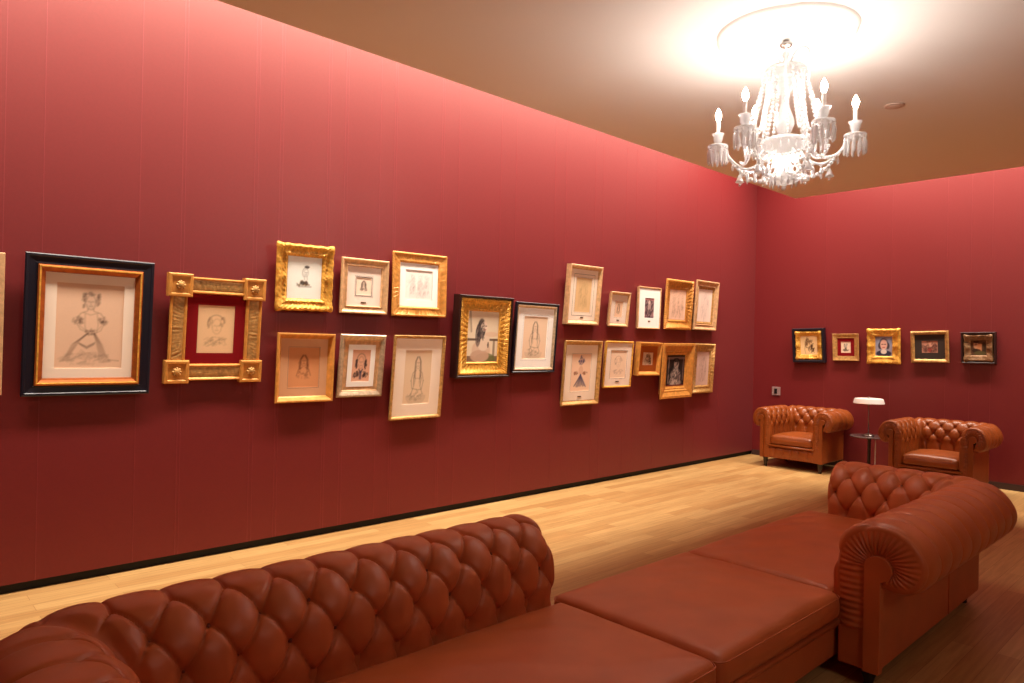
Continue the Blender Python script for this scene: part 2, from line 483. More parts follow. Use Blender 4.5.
def turned_foot(parent,x,y,h,r=.032):
    mb=MB(); mb.lathe([(r*.55,0),(r*.7,h*.06),(r*.62,h*.2),(r*.8,h*.45),(r*1.0,h*.68),(r*.9,h*.8),(r*1.1,h*.9),(r*1.1,h+.01)],(x,y,0),18)
    return mb.build('foot',M['foot'],parent,smooth=True,auto=40)

# ------------------------------------------------------------------ the long S-shaped sofa
sofa=empty('chesterfield_sofa',(2.75,1.68,0),'long S-shaped chestnut leather sofa with two opposed buttoned backs, on the wood floor','sofa')
SO=(-2.75,-1.68)   # parts are written in room coordinates, then shifted to the sofa's own origin
def shift(o):
    return o
class Rel:
    pass
sofa_inner=None
LM=M['leather']
def wrap_children_to_local(root, off):
    for c in root.children:
        if c.type=='MESH':
            c.data.transform(Matrix.Translation(off))
        for g in c.children:
            if g.type=='MESH': g.data.transform(Matrix.Translation(off))

def sofa_half(O, es, ed, S, arm, zb, phase, step):
    O=v3(O); es=v3(es); ed=v3(ed)
    P,b,info=tufted(S,SOFA_PROF,'free','mitre',step=step,phase=phase)
    o=place_run('backrest',P,b,sofa,O,es,ed,LM); scroll_end(info,o,O,es,ed,LM,zb)
    # the arm: starts free at its front, runs back to the corner; s from the free end
    OA=O+es*S+ed*arm
    P,b,info=tufted(arm,SOFA_PROF,'free','mitre',step=step,phase=(arm-.32)%.158)
    o2=place_run('armrest',P,b,sofa,OA,-ed,-es,LM); scroll_end(info,o2,OA,-ed,-es,LM,zb)
    # plain outer panel under the rolls, rounded at the corner
    SP=S+.03
    poly=[(.012,.0),(SP-.07,.0)]+[(SP-.07+.07*math.sin(a),.07-.07*math.cos(a)) for a in np.linspace(.1,PI/2-.1,7)]+[(SP,.07),(SP,arm-.012),(S-.17,arm-.012),(S-.17,.17),(.012,.17)]
    v=[];N=len(poly)
    for z in (zb,.47):
        for a,c in poly:
            p=O+a*es+c*ed; v.append((p[0],p[1],z))
    f=[tuple(range(N)),tuple(range(2*N-1,N-1,-1))]+[(i,(i+1)%N,N+(i+1)%N,N+i) for i in range(N)]
    mb=MB(); mb.add(v,f); pn=mb.build('outer_panel',LM,sofa,fix=True,bevel=.01,seg=2)
    # upright welts on the panel
    mb=MB()
    p=O+es*(S*.62)-ed*.001
    mb.tube([(p[0],p[1],zb+.01),(p[0],p[1],.45)],.0035,6); mb.build('panel_seam',LM,pn,smooth=True)
    for a,c in ((.05,.05),(S-.07,.07),(S-.07,arm-.07)):
        p=O+a*es+c*ed; turned_foot(sofa,p[0],p[1],zb)
ZB=.08
sofa_half((3.285,1.134),(1,0),(0,1),1.652,.84,ZB,.02,.0075)
sofa_half((2.18,2.226),(-1,0),(0,-1),1.83,.84,ZB,.073,.006)
# platform under the seats
mb=MB(); mb.box((.42,1.325,ZB),(4.88,2.055,.275)); mb.build('seat_base',LM,sofa,bevel=.02,seg=3)
mb=MB(); mb.tube([(.45,1.305,.262),(3.28,1.305,.262)],.017,10); mb.tube([(2.2,2.085,.262),(4.8,2.085,.262)],.017,10); mb.build('seat_rail',LM,sofa,smooth=True)
for k,(x0,x1,y0,y1) in enumerate(((.56,2.222,1.278,2.045),(2.225,3.268,1.278,2.108),(3.271,4.765,1.33,2.108))):
    cushion('seat_cushion',sofa,x0,x1,y0,y1,.28,.405,.042,.03,LM,nx=int(48*(x1-x0)),ny=36,seed=k+1,wr=.0055)
for x,y in ((2.3,1.36),(2.3,2.0),(3.25,1.98)): turned_foot(sofa,x,y,ZB)
wrap_children_to_local(sofa,(-2.75,-1.68,0))

# ------------------------------------------------------------------ armchairs
def build_armchair():
    root=empty('armchair')
    LC=M['leather_chair']; pr=chair_prof(); c=.385; S=.70; ZC=.12; a=.62
    OA=np.array((0,c)); OB=np.array((0,-c))
    kw=dict(step=.010,R0=.13,w=.135,h=.088,th0=72,A=.017,dip=.026,crease=.008,rf=.024)
    P,b,i1=tufted(S,pr,'free','mitre',phase=.05,**kw)
    o=place_run('armrest',P,b,root,OA,(1,0),(0,-1),LC,.009); scroll_end(i1,o,OA,(1,0),(0,-1),LC,ZC,k=28,sc=.62)
    o=place_run('armrest',P,b,root,OB,(1,0),(0,1),LC,.009); scroll_end(i1,o,OB,(1,0),(0,1),LC,ZC,k=28,sc=.62)
    P,b,i2=tufted(2*c,pr,'mitre','mitre',phase=c-.0675*0,**kw)
    place_run('backrest',P,b,root,(S,-c),(0,1),(-1,0),LC,.009)
    # outer shell under the rolls
    poly=[(.012,c),(S-.08,c)]+[(S-.08+.08*math.sin(t),c-.08+.08*math.cos(t)) for t in np.linspace(.1,PI/2-.1,6)]+[(S,c-.08),(S,-c+.08)]
    poly+=[(S-.08+.08*math.cos(t),-c+.08-.08*math.sin(t)) for t in np.linspace(.1,PI/2-.1,6)]+[(S-.08,-c),(.012,-c),(.012,-c+.105),(S-.10,-c+.105),(S-.10,c-.105),(.012,c-.105)]
    mb=MB(); mb.prism(poly,ZC,.53); mb.build('outer_shell',LC,root,fix=True,bevel=.008)
    # front rail, softly dimpled
    ny,nz=60,14; G=np.zeros((nz,ny,3))
    for j in range(nz):
        for i in range(ny):
            y=-.30+.60*i/(ny-1); v=j/(nz-1); z=ZC+.145*v
            x=.03-.028*math.sin(PI*min(1,max(0,v)))**.5
            x+=.012*math.exp(-(((y/.105)-round(y/.105))*.105/.012)**2)*math.sin(PI*v)
            G[j,i]=(x,y,z)
    mb=MB(); mb.grid(G); mb.box((.028,-.30,ZC),(.5,.30,.27)); mb.build('front_rail',LC,root,smooth=True,fix=True,auto=50)
    mb=MB(); mb.tube([(.0,-.295,.277),(-.004,0,.277),(.0,.295,.277)],.014,10); mb.build('rail_roll',LC,root,smooth=True)
    cushion('seat_cushion',root,-.005,.59,-.268,.268,.285,.405,.04,.035,LC,nx=26,ny=26,wr=.003,seed=9)
    for x in (.05,S-.06):
        for s in (1,-1): turned_foot(root,x,s*.345,ZC,.03)
    return root
chair=build_armchair()
chair.location=(8.43,3.955,0)
tag(chair,'tan leather buttoned club armchair in the room corner, beside the wall socket','armchair','pair of club armchairs')
def copy_tree(o,parent=None):
    c=o.copy(); COL.objects.link(c); c.parent=parent
    for ch in list(o.children): copy_tree(ch,c)
    return c
chair2=copy_tree(chair); chair2.location=(8.15,2.34,0); chair2.rotation_euler=(0,0,math.radians(0))
tag(chair2,'tan leather buttoned club armchair partly hidden behind the end arm of the long sofa','armchair','pair of club armchairs')

# ------------------------------------------------------------------ side table and lamp
TX,TY,TZ=8.72,3.14,.49
t=empty('side_table',(TX,TY,0),'small round dark pedestal side table between the two armchairs','side table')
mb=MB(); mb.lathe([(.0,.472),(.19,.474),(.205,.478),(.208,.484),(.205,.49),(0,.49)],(0,0,0),48); mb.build('table_top',M['tabletop'],t,smooth=True,auto=40)
mb=MB(); mb.lathe([(.03,.474),(.028,.46),(.017,.44),(.017,.03),(.03,.02)],(0,0,0),20); mb.build('pedestal',M['tablestem'],t,smooth=True,auto=40)
mb=MB(); mb.lathe([(.15,0),(.152,.006),(.14,.012),(.03,.022),(0,.022)],(0,0,0),36); mb.build('table_base',M['tablestem'],t,smooth=True,auto=40)
lp=empty('table_lamp',(TX-.005,TY+.01,TZ),'slim table lamp with a flat white shade on the small round side table','lamp')
mb=MB(); mb.lathe([(.062,0),(.064,.006),(.05,.018),(.025,.028),(.008,.034),(0,.034)],(0,0,0),28); mb.build('lamp_base',M['steel'],lp,smooth=True)
mb=MB(); mb.lathe([(.006,.03),(.006,.405)],(0,0,0),12); mb.build('lamp_stem',M['steel'],lp,smooth=True)
mb=MB(); mb.lathe([(.0,.442),(.135,.442),(.152,.438),(.156,.43),(.168,.385),(.164,.382),(.152,.426),(.13,.435),(0,.435)],(0,0,0),48); sh=mb.build('lamp_shade',M['shade'],lp,smooth=True,auto=50)
mb=MB(); mb.lathe([(.0,.462),(.012,.458),(.014,.45),(.008,.441)],(0,0,0),14); mb.build('finial',M['steel'],lp,smooth=True)
mb=MB(); mb.tube([(-.03,-.06,-.018),(-.03,-.062,-.10),(-.03,-.06,-.30),(-.025,-.055,-.44),(.05,.08,-.462),(.30,.10,-.484)],.006,8); pc=mb.build('power_cord',M['cord'],t,smooth=True); pc.data.transform(Matrix.Translation((-.005,-.02,TZ)))

# ------------------------------------------------------------------ wall socket, ceiling detector
s=empty('wall_socket',(L,4.545,.913),'small grey square wall socket with a dark centre, low on the far red wall','socket')
mb=MB(); mb.box((-.012,-.06,-.058),(0,.06,.058)); mb.build('cover_plate',M['plate'],s,bevel=.004)
mb=MB(); mb.box((-.018,-.016,-.034),(-.010,.024,.034)); mb.build('socket_opening',M['socket'],s,bevel=.003)
s=empty('smoke_detector',(5.53,1.86,HC),'small flat round beige detector on the ceiling beyond the chandelier','smoke detector')
mb=MB(); mb.lathe([(0,-.018),(.03,-.018),(.045,-.014),(.05,-.008)],(0,0,0),28); mb.build('detector_head',M['detector'],s,smooth=True,auto=40)
mb=MB(); mb.lathe([(.05,-.012),(.063,-.010),(.066,0)],(0,0,0),28); mb.build('mounting_ring',M['detector'],s,smooth=True,auto=40)

# ------------------------------------------------------------------ drawings (pigment on a fine mesh)
class Sheet:
    def __init__(s,w,h,col,px=.0052):
        s.nx=max(18,int(w/px)); s.ny=max(18,int(h/px)); s.asp=h/w
        X,Y=np.meshgrid(np.linspace(0,1,s.nx),np.linspace(0,s.asp,s.ny)); s.X=X; s.Y=Y/s.asp; s.Yr=Y
        s.c=np.ones((s.ny,s.nx,3))*np.minimum(.93,np.array(lin(col))*1.22); s.px=1/s.nx
        rng=np.random.RandomState(s.nx*7+s.ny); s.c*=(1+.03*(rng.rand(s.ny,s.nx,1)-.5))
    def mix(s,m,col,a=1.):
        m=np.clip(m*a,0,1)[:,:,None]; s.c=s.c*(1-m)+np.array(lin(col))*m
    def ell(s,cx,cy,rx,ry,col,a=1.,soft=.15):
        r=np.sqrt(((s.X-cx)/rx)**2+((s.Y-cy)/ry)**2); s.mix(np.clip((1-r)/soft+.5,0,1),col,a)
    def rect(s,x0,y0,x1,y1,col,a=1.):
        s.mix(((s.X>=x0)&(s.X<=x1)&(s.Y>=y0)&(s.Y<=y1)).astype(float),col,a)
    def line(s,pts,col=(70,50,42),a=.7,w=1.1):
        m=np.zeros_like(s.X); P=[np.array((p[0],p[1]*s.asp)) for p in pts]
        for p,q in zip(P[:-1],P[1:]):
            dx=q-p; l2=(dx**2).sum()+1e-12
            t=np.clip(((s.X-p[0])*dx[0]+(s.Yr-p[1])*dx[1])/l2,0,1)
            d=np.sqrt((s.X-p[0]-t*dx[0])**2+(s.Yr-p[1]-t*dx[1])**2)
            m=np.maximum(m,np.clip(1.4-d/(s.px*w),0,1))
        s.mix(m,col,a)
    def arc(s,cx,cy,rx,ry,a0,a1,**k):
        s.line([(cx+rx*math.cos(math.radians(t)),cy+ry*math.sin(math.radians(t))) for t in np.linspace(a0,a1,14)],**k)
    def hatch(s,cx,cy,rx,ry,n,rng,**k):
        for _ in range(n):
            t=rng.rand()*6.28; q=rng.rand()**.5; x=cx+rx*q*math.cos(t); y=cy+ry*q*math.sin(t)
            s.line([(x-rx*.25*rng.rand(),y-ry*.25*rng.rand()),(x+rx*.3*(rng.rand()-.3),y+ry*.3*rng.rand()),(x+rx*.35*(rng.rand()-.4),y+ry*.4*(rng.rand()-.5))],**k)

def face(S,cx,cy,r,ink,a,rng):
    S.arc(cx,cy,r*.8,r,200,520,col=ink,a=a*.8)
    for sg in (-1,1): S.line([(cx+sg*r*.42,cy+r*.1),(cx+sg*r*.2,cy+r*.08)],col=ink,a=a,w=1.2)
    S.line([(cx,cy+r*.05),(cx-r*.06,cy-r*.25),(cx+r*.06,cy-r*.28)],col=ink,a=a*.6,w=.8)
    S.line([(cx-r*.2,cy-r*.52),(cx+r*.2,cy-r*.52)],col=ink,a=a,w=1.1)

def art(kind,S,seed,ink=(84,60,52),a=.75):
    rng=np.random.RandomState(seed)
    a=a*.52
    K=dict(col=ink,a=a)
    if kind=='seated':
        T=dict(col=ink,w=1.0)
        S.ell(.5,.82,.135,.115,ink,a*.22,.5); S.ell(.5,.785,.085,.085,(216,182,156),.75,.4)
        face(S,.50,.785,.088,ink,a*.75,rng)
        S.hatch(.395,.80,.03,.075,14,rng,col=ink,a=a*.55); S.hatch(.605,.80,.03,.075,14,rng,col=ink,a=a*.55)
        S.hatch(.5,.885,.11,.025,14,rng,col=ink,a=a*.5); S.hatch(.40,.86,.025,.03,10,rng,col=ink,a=a*.7); S.hatch(.62,.86,.025,.03,10,rng,col=ink,a=a*.7)
        S.line([(.46,.705),(.45,.68),(.36,.655),(.31,.60)],a=a*.7,**T); S.line([(.54,.705),(.55,.68),(.65,.655),(.71,.60)],a=a*.7,**T)
        S.line([(.40,.66),(.5,.635),(.61,.66)],a=a*.6,**T)
        S.ell(.32,.565,.085,.05,ink,a*.25,.6); S.ell(.69,.565,.075,.05,ink,a*.25,.6)
        S.hatch(.32,.565,.08,.045,26,rng,col=ink,a=a*.6); S.hatch(.69,.565,.07,.045,24,rng,col=ink,a=a*.6)
        S.line([(.42,.64),(.42,.52),(.44,.44)],a=a*.55,**T); S.line([(.60,.64),(.62,.52),(.60,.43)],a=a*.55,**T)
        S.line([(.30,.53),(.36,.46),(.47,.425)],a=a*.6,**T); S.line([(.34,.51),(.42,.46),(.50,.44)],a=a*.5,**T)
        S.line([(.71,.53),(.66,.45),(.53,.40)],a=a*.6,**T); S.line([(.67,.51),(.62,.46),(.55,.44)],a=a*.5,**T)
        S.hatch(.51,.425,.07,.04,18,rng,col=ink,a=a*.7)
        S.ell(.45,.24,.30,.19,ink,a*.10,.8); S.ell(.62,.20,.16,.16,ink,a*.12,.8)
        for k in range(8):
            q=k/7
            S.line([(.45+.02*q,.41),(.36-.12*q,.33-.05*q),(.26-.10*q,.21-.06*q),(.20-.12*q,.10-.02*q)],a=a*.4,**T)
            S.line([(.56+.02*q,.41),(.60+.09*q,.31-.03*q),(.64+.11*q,.19-.03*q),(.66+.17*q,.07+.01*q)],a=a*.5,**T)
            S.line([(.34+.03*q,.30-.02*q),(.46,.26-.025*q),(.58-.02*q,.31-.03*q)],a=a*.35,**T)
        for k in range(5): S.line([(.30+.02*k,.14+.02*k),(.44,.10+.02*k),(.60,.13+.015*k)],a=a*.4,**T)
        S.hatch(.45,.12,.36,.08,40,rng,col=ink,a=a*.28)
        S.line([(.80,.10),(.95,.09)],a=a*.8,**T)
    elif kind in('bust','longhair'):
        r=.13 if kind=='bust' else .105; cy=.66 if kind=='bust' else .76
        face(S,.5,cy,r,ink,a*.8,rng)
        ln=.30 if kind=='bust' else .42
        for sg in (-1,1):
            for k in range(6):
                q=k/6; jx=.03*(rng.rand()-.5)
                S.line([(.5+sg*(.02+.03*q),cy+r*(1.15-.1*q)),(.5+sg*r*(.72+.3*q),cy+r*.35),(.5+sg*r*(.82+.42*q)+jx,cy-ln*.35),(.5+sg*r*(.75+.5*q)+jx,cy-ln*(.6+.4*rng.rand()))],col=ink,a=a*.42,w=1.2)
            S.hatch(.5+sg*r*1.0,cy-ln*.3,r*.28,ln*.35,12,rng,col=ink,a=a*.4)
        y=cy-r*1.25
        S.line([(.44,y),(.33,y-.05),(.27,y-.2)],**K); S.line([(.56,y),(.67,y-.05),(.73,y-.2)],**K)
        S.line([(.36,y-.1),(.44,y-.16),(.5,y-.15),(.58,y-.16),(.64,y-.1)],col=ink,a=a*.7)
        if kind=='longhair':
            S.line([(.36,y-.14),(.38,y-.30),(.30,y-.44)],**K); S.line([(.66,y-.14),(.62,y-.30),(.72,y-.44)],**K)
            S.line([(.28,y-.2),(.32,y-.34),(.5,y-.36)],**K); S.line([(.73,y-.2),(.68,y-.36),(.5,y-.37)],**K)
            for k in range(6): S.arc(.48,y-.48,.10+.05*k,.04+.025*k,180,360,col=ink,a=a*.5,w=1.3)
            S.hatch(.45,y-.47,.28,.09,36,rng,col=ink,a=a*.45)
        else: S.hatch(.5,y-.2,.2,.1,22,rng,col=ink,a=a*.45)
    elif kind=='head':
        face(S,.52,.56,.16,ink,a*.6,rng); S.arc(.5,.60,.23,.20,10,190,**K)
        S.hatch(.34,.62,.07,.12,14,rng,col=ink,a=a*.6); S.hatch(.66,.66,.08,.10,12,rng,col=ink,a=a*.6)
        S.hatch(.5,.24,.32,.10,44,rng,col=ink,a=a*.4)
    elif kind=='figures':
        for cx in (.28,.55,.78):
            face(S,cx,.72,.09,ink,a*.6,rng)
            for k in range(6): S.line([(cx-.08+.03*k,.62),(cx-.10+.04*k,.35),(cx-.12+.05*k,.08)],col=ink,a=a*.45,w=1.2)
            S.hatch(cx,.35,.10,.22,16,rng,col=ink,a=a*.5)
        S.hatch(.5,.5,.45,.45,40,rng,col=ink,a=a*.28)
    elif kind=='tall':
        for k in range(10):
            x=.22+.06*k; S.line([(x,.92-.1*rng.rand()),(x+.06*(rng.rand()-.5),.5),(x+.08*(rng.rand()-.5),.08+.1*rng.rand())],col=ink,a=a*.5,w=1.1)
        S.ell(.5,.82,.13,.07,ink,a*.25); S.hatch(.5,.45,.3,.36,40,rng,col=ink,a=a*.45)
    elif kind=='dress':
        S.ell(.5,.80,.12,.10,(150,120,130),.6); S.hatch(.5,.84,.16,.10,22,rng,col=(90,80,110),a=.7)
        S.ell(.5,.56,.12,.12,(214,160,130),.5); S.hatch(.26,.48,.12,.05,18,rng,col=(150,90,60),a=.6); S.hatch(.74,.48,.12,.05,18,rng,col=(150,90,60),a=.6)
        for k in range(12): S.line([(.5,.44),(.2+.055*k,.12+.05*rng.rand())],col=(86,84,120) if k%2 else (60,50,70),a=.65,w=1.6)
    elif kind=='tiny':
        S.hatch(.5,.62,.16,.22,26,rng,col=(70,60,50),a=.8); S.ell(.5,.62,.15,.16,(236,214,190),.75)
        S.line([(.42,.64),(.46,.64)],**K); S.line([(.54,.64),(.58,.64)],**K); S.line([(.46,.54),(.54,.54)],**K)
        S.hatch(.5,.25,.26,.1,24,rng,col=(90,70,60),a=.55)
    elif kind=='hat':
        face(S,.54,.62,.085,ink,a*.9,rng); S.ell(.56,.76,.075,.035,(40,26,24),.9,.4); S.arc(.53,.62,.10,.12,60,230,**K)
        S.line([(.50,.53),(.50,.46)],**K); S.line([(.57,.53),(.58,.46)],**K)
        S.hatch(.46,.36,.20,.07,26,rng,col=(140,112,80),a=.6)
        S.ell(.44,.375,.075,.045,(40,30,30),.85,.4); S.ell(.56,.375,.05,.045,(60,46,44),.8,.4); S.line([(.28,.36),(.34,.28),(.7,.29)],col=ink,a=.5)
    elif kind=='suit':
        face(S,.5,.60,.19,(90,60,50),a*.7,rng); S.arc(.5,.66,.24,.22,0,180,**K)
        S.hatch(.25,.55,.05,.14,16,rng,col=ink,a=.8); S.hatch(.75,.55,.05,.14,16,rng,col=ink,a=.8)
        S.line([(.40,.38),(.5,.28),(.6,.38)],col=(60,60,80),a=.8,w=1.4); S.line([(.5,.30),(.5,.10)],col=(50,52,84),a=.85,w=2.2)
        S.hatch(.25,.22,.16,.10,24,rng,col=ink,a=.6); S.hatch(.75,.22,.16,.10,24,rng,col=ink,a=.6)
    elif kind=='block':
        S.rect(0,.0,1,1,(150,110,110),.8); S.hatch(.5,.5,.5,.5,80,rng,col=(60,40,50),a=.6); S.ell(.5,.5,.16,.4,(206,176,166),.55); S.rect(0,0,1,.06,(60,40,60),.8); S.rect(0,.9,1,1,(190,120,120),.7)
        S.ell(.5,.78,.13,.09,(224,196,184),.7); S.hatch(.5,.25,.2,.2,20,rng,col=(70,50,60),a=.7)
    elif kind=='painted_window':
        S.rect(0,0,1,1,(226,206,178)); S.rect(0,.42,1,.47,(84,60,46),.9); S.rect(.84,.0,.90,.47,(110,84,64),.7); S.rect(0,.0,1,.12,(112,74,50),.85)
        S.line([(.06,1),(.12,.6)],col=(110,90,76),a=.6,w=2)
        S.ell(.46,.24,.30,.20,(214,182,156)); S.ell(.60,.06,.34,.12,(112,112,66),.85); S.ell(.42,.12,.30,.12,(196,160,136),.9)
        S.ell(.52,.42,.20,.20,(226,200,176)); S.ell(.78,.55,.22,.05,(222,190,162)); S.ell(.44,.66,.13,.20,(86,72,72),.85); S.ell(.34,.52,.09,.22,(96,80,78),.8)
        S.ell(.53,.70,.10,.10,(232,206,184)); S.hatch(.42,.6,.14,.22,34,rng,col=(52,42,46),a=.6); S.ell(.68,.34,.03,.06,(60,46,40),.8)
        S.line([(.48,.71),(.52,.71)],col=(60,40,36),a=.8); S.line([(.56,.71),(.60,.71)],col=(60,40,36),a=.8); S.line([(.52,.64),(.58,.64)],col=(150,80,70),a=.8)
    elif kind=='photo':
        S.rect(0,0,1,1,(46,32,30)); S.rect(0,.86,1,.95,(150,120,110),.6); S.ell(.52,.72,.13,.16,(196,170,158),.9,.5); S.ell(.52,.84,.16,.07,(36,24,24),.9)
        S.ell(.5,.45,.14,.18,(206,182,170),.8,.6); S.ell(.34,.26,.14,.22,(170,146,138),.8,.6); S.ell(.68,.30,.12,.2,(150,124,118),.8,.6); S.ell(.5,.10,.30,.10,(196,172,160),.8,.6)
        S.line([(.1,.9),(.1,.1)],col=(180,150,140),a=.5,w=2); S.line([(.92,.9),(.92,.2)],col=(150,120,112),a=.5,w=2); S.hatch(.5,.4,.4,.4,60,rng,col=(24,16,18),a=.6)
        S.rect(0,0,1,.03,(120,50,46),.8)
    elif kind=='portrait_blue':
        S.rect(0,0,1,1,(150,152,176)); S.rect(0,0,1,.5,(166,150,150),.5); S.ell(.28,.52,.12,.18,(52,38,44),.9,.4); S.ell(.74,.52,.11,.18,(52,38,44),.9,.4)
        S.ell(.5,.72,.26,.20,(60,44,46),.6); S.ell(.5,.58,.21,.26,(228,176,156)); S.ell(.5,.12,.46,.18,(56,54,74)); S.ell(.5,.22,.18,.12,(224,206,192))
        S.line([(.38,.60),(.46,.60)],col=(70,40,40),a=.9); S.line([(.54,.60),(.62,.60)],col=(70,40,40),a=.9); S.line([(.44,.44),(.56,.44)],col=(170,70,70),a=.9)
    elif kind=='group':
        S.rect(0,0,1,1,(188,132,108)); 
        for cx,cy,c in ((.25,.55,(206,150,124)),(.5,.62,(214,160,134)),(.76,.5,(196,134,110)),(.5,.25,(150,58,52)),(.22,.25,(120,80,70)),(.8,.22,(136,92,76))): S.ell(cx,cy,.14,.2,c,.9,.5)
        S.hatch(.5,.5,.45,.45,30,rng,col=(84,50,46),a=.6)
    elif kind=='brown_portrait':
        S.rect(0,0,1,1,(96,66,46)); S.ell(.32,.70,.16,.26,(202,150,112)); S.ell(.34,.92,.18,.12,(60,36,26)); S.ell(.60,.52,.22,.26,(206,142,96),.9,.4); S.ell(.86,.5,.16,.4,(66,50,36),.9)
        S.ell(.35,.3,.3,.14,(54,40,30),.9); S.ell(.6,.14,.4,.14,(92,84,50),.9); S.line([(.26,.72),(.30,.72)],col=(50,30,24),a=.9); S.line([(.35,.72),(.39,.72)],col=(50,30,24),a=.9)
    elif kind=='ink':
        face(S,.42,.72,.12,ink,.7,rng); S.hatch(.5,.55,.26,.34,34,rng,col=(110,70,40),a=.6); S.hatch(.72,.3,.12,.22,22,rng,col=(70,44,30),a=.75)
        S.line([(.3,.6),(.24,.3),(.3,.05)],**K); S.line([(.55,.6),(.7,.4),(.82,.1)],**K)

def sheet_obj(parent,w,h,z,kind,col,seed,ink=(84,60,52),a=.75):
    S=Sheet(w,h,col); art(kind,S,seed,ink,a)
    nx,ny=S.nx,S.ny
    X,Y=np.meshgrid(np.linspace(-w/2,w/2,nx),np.linspace(-h/2,h/2,ny))
    V=np.stack([X,Y,np.full_like(X,z)],2)
    mb=MB(); mb.grid(V); o=mb.build('drawing' if kind not in('painted_window','photo','portrait_blue','group','brown_portrait') else 'picture',M['sheet'],parent)
    at=o.data.color_attributes.new('ink','FLOAT_COLOR','POINT')
    at.data.foreach_set('color',np.concatenate([S.c,np.ones((ny,nx,1))],2).reshape(-1).astype(np.float32))
    return o

# ------------------------------------------------------------------ frames
def ring(name,parent,W,H,prof,material,orn=None,seg=1,bev=0,box=False):
    """mitred moulding: prof = [(inset, height)] from the back outer edge to the sight edge; local x right, y up, z out of the wall"""
    if name=='frame' and not box and tuple(prof[0])[:2] in ((0,0),(0,.0)):
        # the moulding is rabbeted behind: its back is narrower than its face
        z1=prof[1][1]; u=min(.6*prof[-1][0],1.4*z1)
        prof=[(u,.002),(0,max(.004,z1-.012))]+list(prof[1:])
    mb=MB()
    if seg==1:
        loops=[]
        for ins,z in prof:
            a,b=W/2-ins,H/2-ins; loops.append([(-a,-b,z),(a,-b,z),(a,b,z),(-a,b,z)])
        v=[p for l in loops for p in l]; f=[]
        for k in range(len(prof)-1):
            for i in range(4): f.append((k*4+i,k*4+(i+1)%4,(k+1)*4+(i+1)%4,(k+1)*4+i))
        mb.add(v,f)
    else:
        P0=[];N=[]
        per=2*(W+H)
        for side in range(4):
            ln=W if side%2==0 else H; n=max(12,int(ln/.0055))
            for k in range(n):
                P0.append((side,k/n,ln))
        n=len(P0); rows=[]
        m=len(prof); ins=np.array([p[0] for p in prof]); zz=np.array([p[1] for p in prof]); wd=ins[-1]
        for j,(a,z) in enumerate(prof):
            row=[]
            for side,u,ln in P0:
                hw,hh=W/2-a,H/2-a
                c=[(-hw,-hh),(hw,-hh),(hw,hh),(-hw,hh)]
                p,q=c[side],c[(side+1)%4]; x=p[0]+(q[0]-p[0])*u; y=p[1]+(q[1]-p[1])*u
                dz=0;do=0
                if orn and j>(1 if prof[0][0]>0 else 0):
                    sx=u*ln; e=min(u,1-u)*ln; md=abs(u-.5)*ln
                    env=math.sin(PI*min(1,max(0,a/wd)))**.6
                    if orn=='rococo':
                        dz=.005*env*math.sin(sx*2*PI/.034)*math.cos(a*2*PI/.03+sx*40)+.016*env*(math.exp(-(e/.05)**2)+.6*math.exp(-(md/.04)**2))
                        if a<wd*.25: do=.003*(math.sin(sx*2*PI/.085))*(1-a/(wd*.25))+.006*math.exp(-(e/.05)**2)
                    elif orn=='carved':
                        dz=.0036*env*(math.sin(sx*2*PI/.022+a*120)+.6*math.sin(sx*2*PI/.051))
                        if a<wd*.3: do=.0035*math.sin(sx*2*PI/.022)
                    elif orn=='fret':
                        dz=.0016*env*math.sin(sx*2*PI/.026)*math.sin(a*2*PI/.024)
                    elif orn=='rope':
                        dz=.004*env*math.sin(sx*2*PI/.024+a*200)
                    elif orn=='bead':
                        dz=.0035*env*abs(math.sin(sx*PI/.013)); do=.003*abs(math.sin(sx*PI/.02)) if a<wd*.4 else 0
                    dz+=.003*env*noise.noise(Vector((x*60,y*60,z*60)))
                ox=(0,1,0,-1)[side]*do; oy=(-1,0,1,0)[side]*do
                row.append((x+ox,y+oy,z+dz))
            rows.append(row)
        mb.grid(np.array(rows),cu=True,flip=False)
    return mb.build(name,material,parent,smooth=(seg>1),fix=False,auto=50 if seg>1 else None,bevel=bev)

def matboard(parent,W,H,i0,i1,z,material,name='mat_board',lines=()):
    a,b,c,d=W/2-i0,H/2-i0,W/2-i1,H/2-i1
    mb=MB(); v=[(-a,-b,z),(a,-b,z),(a,b,z),(-a,b,z),(-c,-d,z),(c,-d,z),(c,d,z),(-c,d,z),(-c,-d,z-.004),(c,-d,z-.004),(c,d,z-.004),(-c,d,z-.004)]
    f=[(i,(i+1)%4,4+(i+1)%4,4+i) for i in range(4)]+[(4+i,4+(i+1)%4,8+(i+1)%4,8+i) for i in range(4)]
    mb.add(v,f)
    for off,wd in lines:
        aa,bb=c+off+wd,d+off+wd; cc,dd=c+off,d+off; zz=z+.0008
        v=[(-aa,-bb,zz),(aa,-bb,zz),(aa,bb,zz),(-aa,bb,zz),(-cc,-dd,zz),(cc,-dd,zz),(cc,dd,zz),(-cc,dd,zz)]
        mb.add(v,[(i,(i+1)%4,4+(i+1)%4,4+i) for i in range(4)],1)
    return mb.build(name,[material,M['line']],parent)

def plaque(parent,x,y,z,w=.045,h=.011):
    mb=MB(); mb.box((x-w/2,y-h/2,z),(x+w/2,y+h/2,z+.003)); return mb.build('name_plate',M['plaque'],parent,bevel=.001,seg=1)

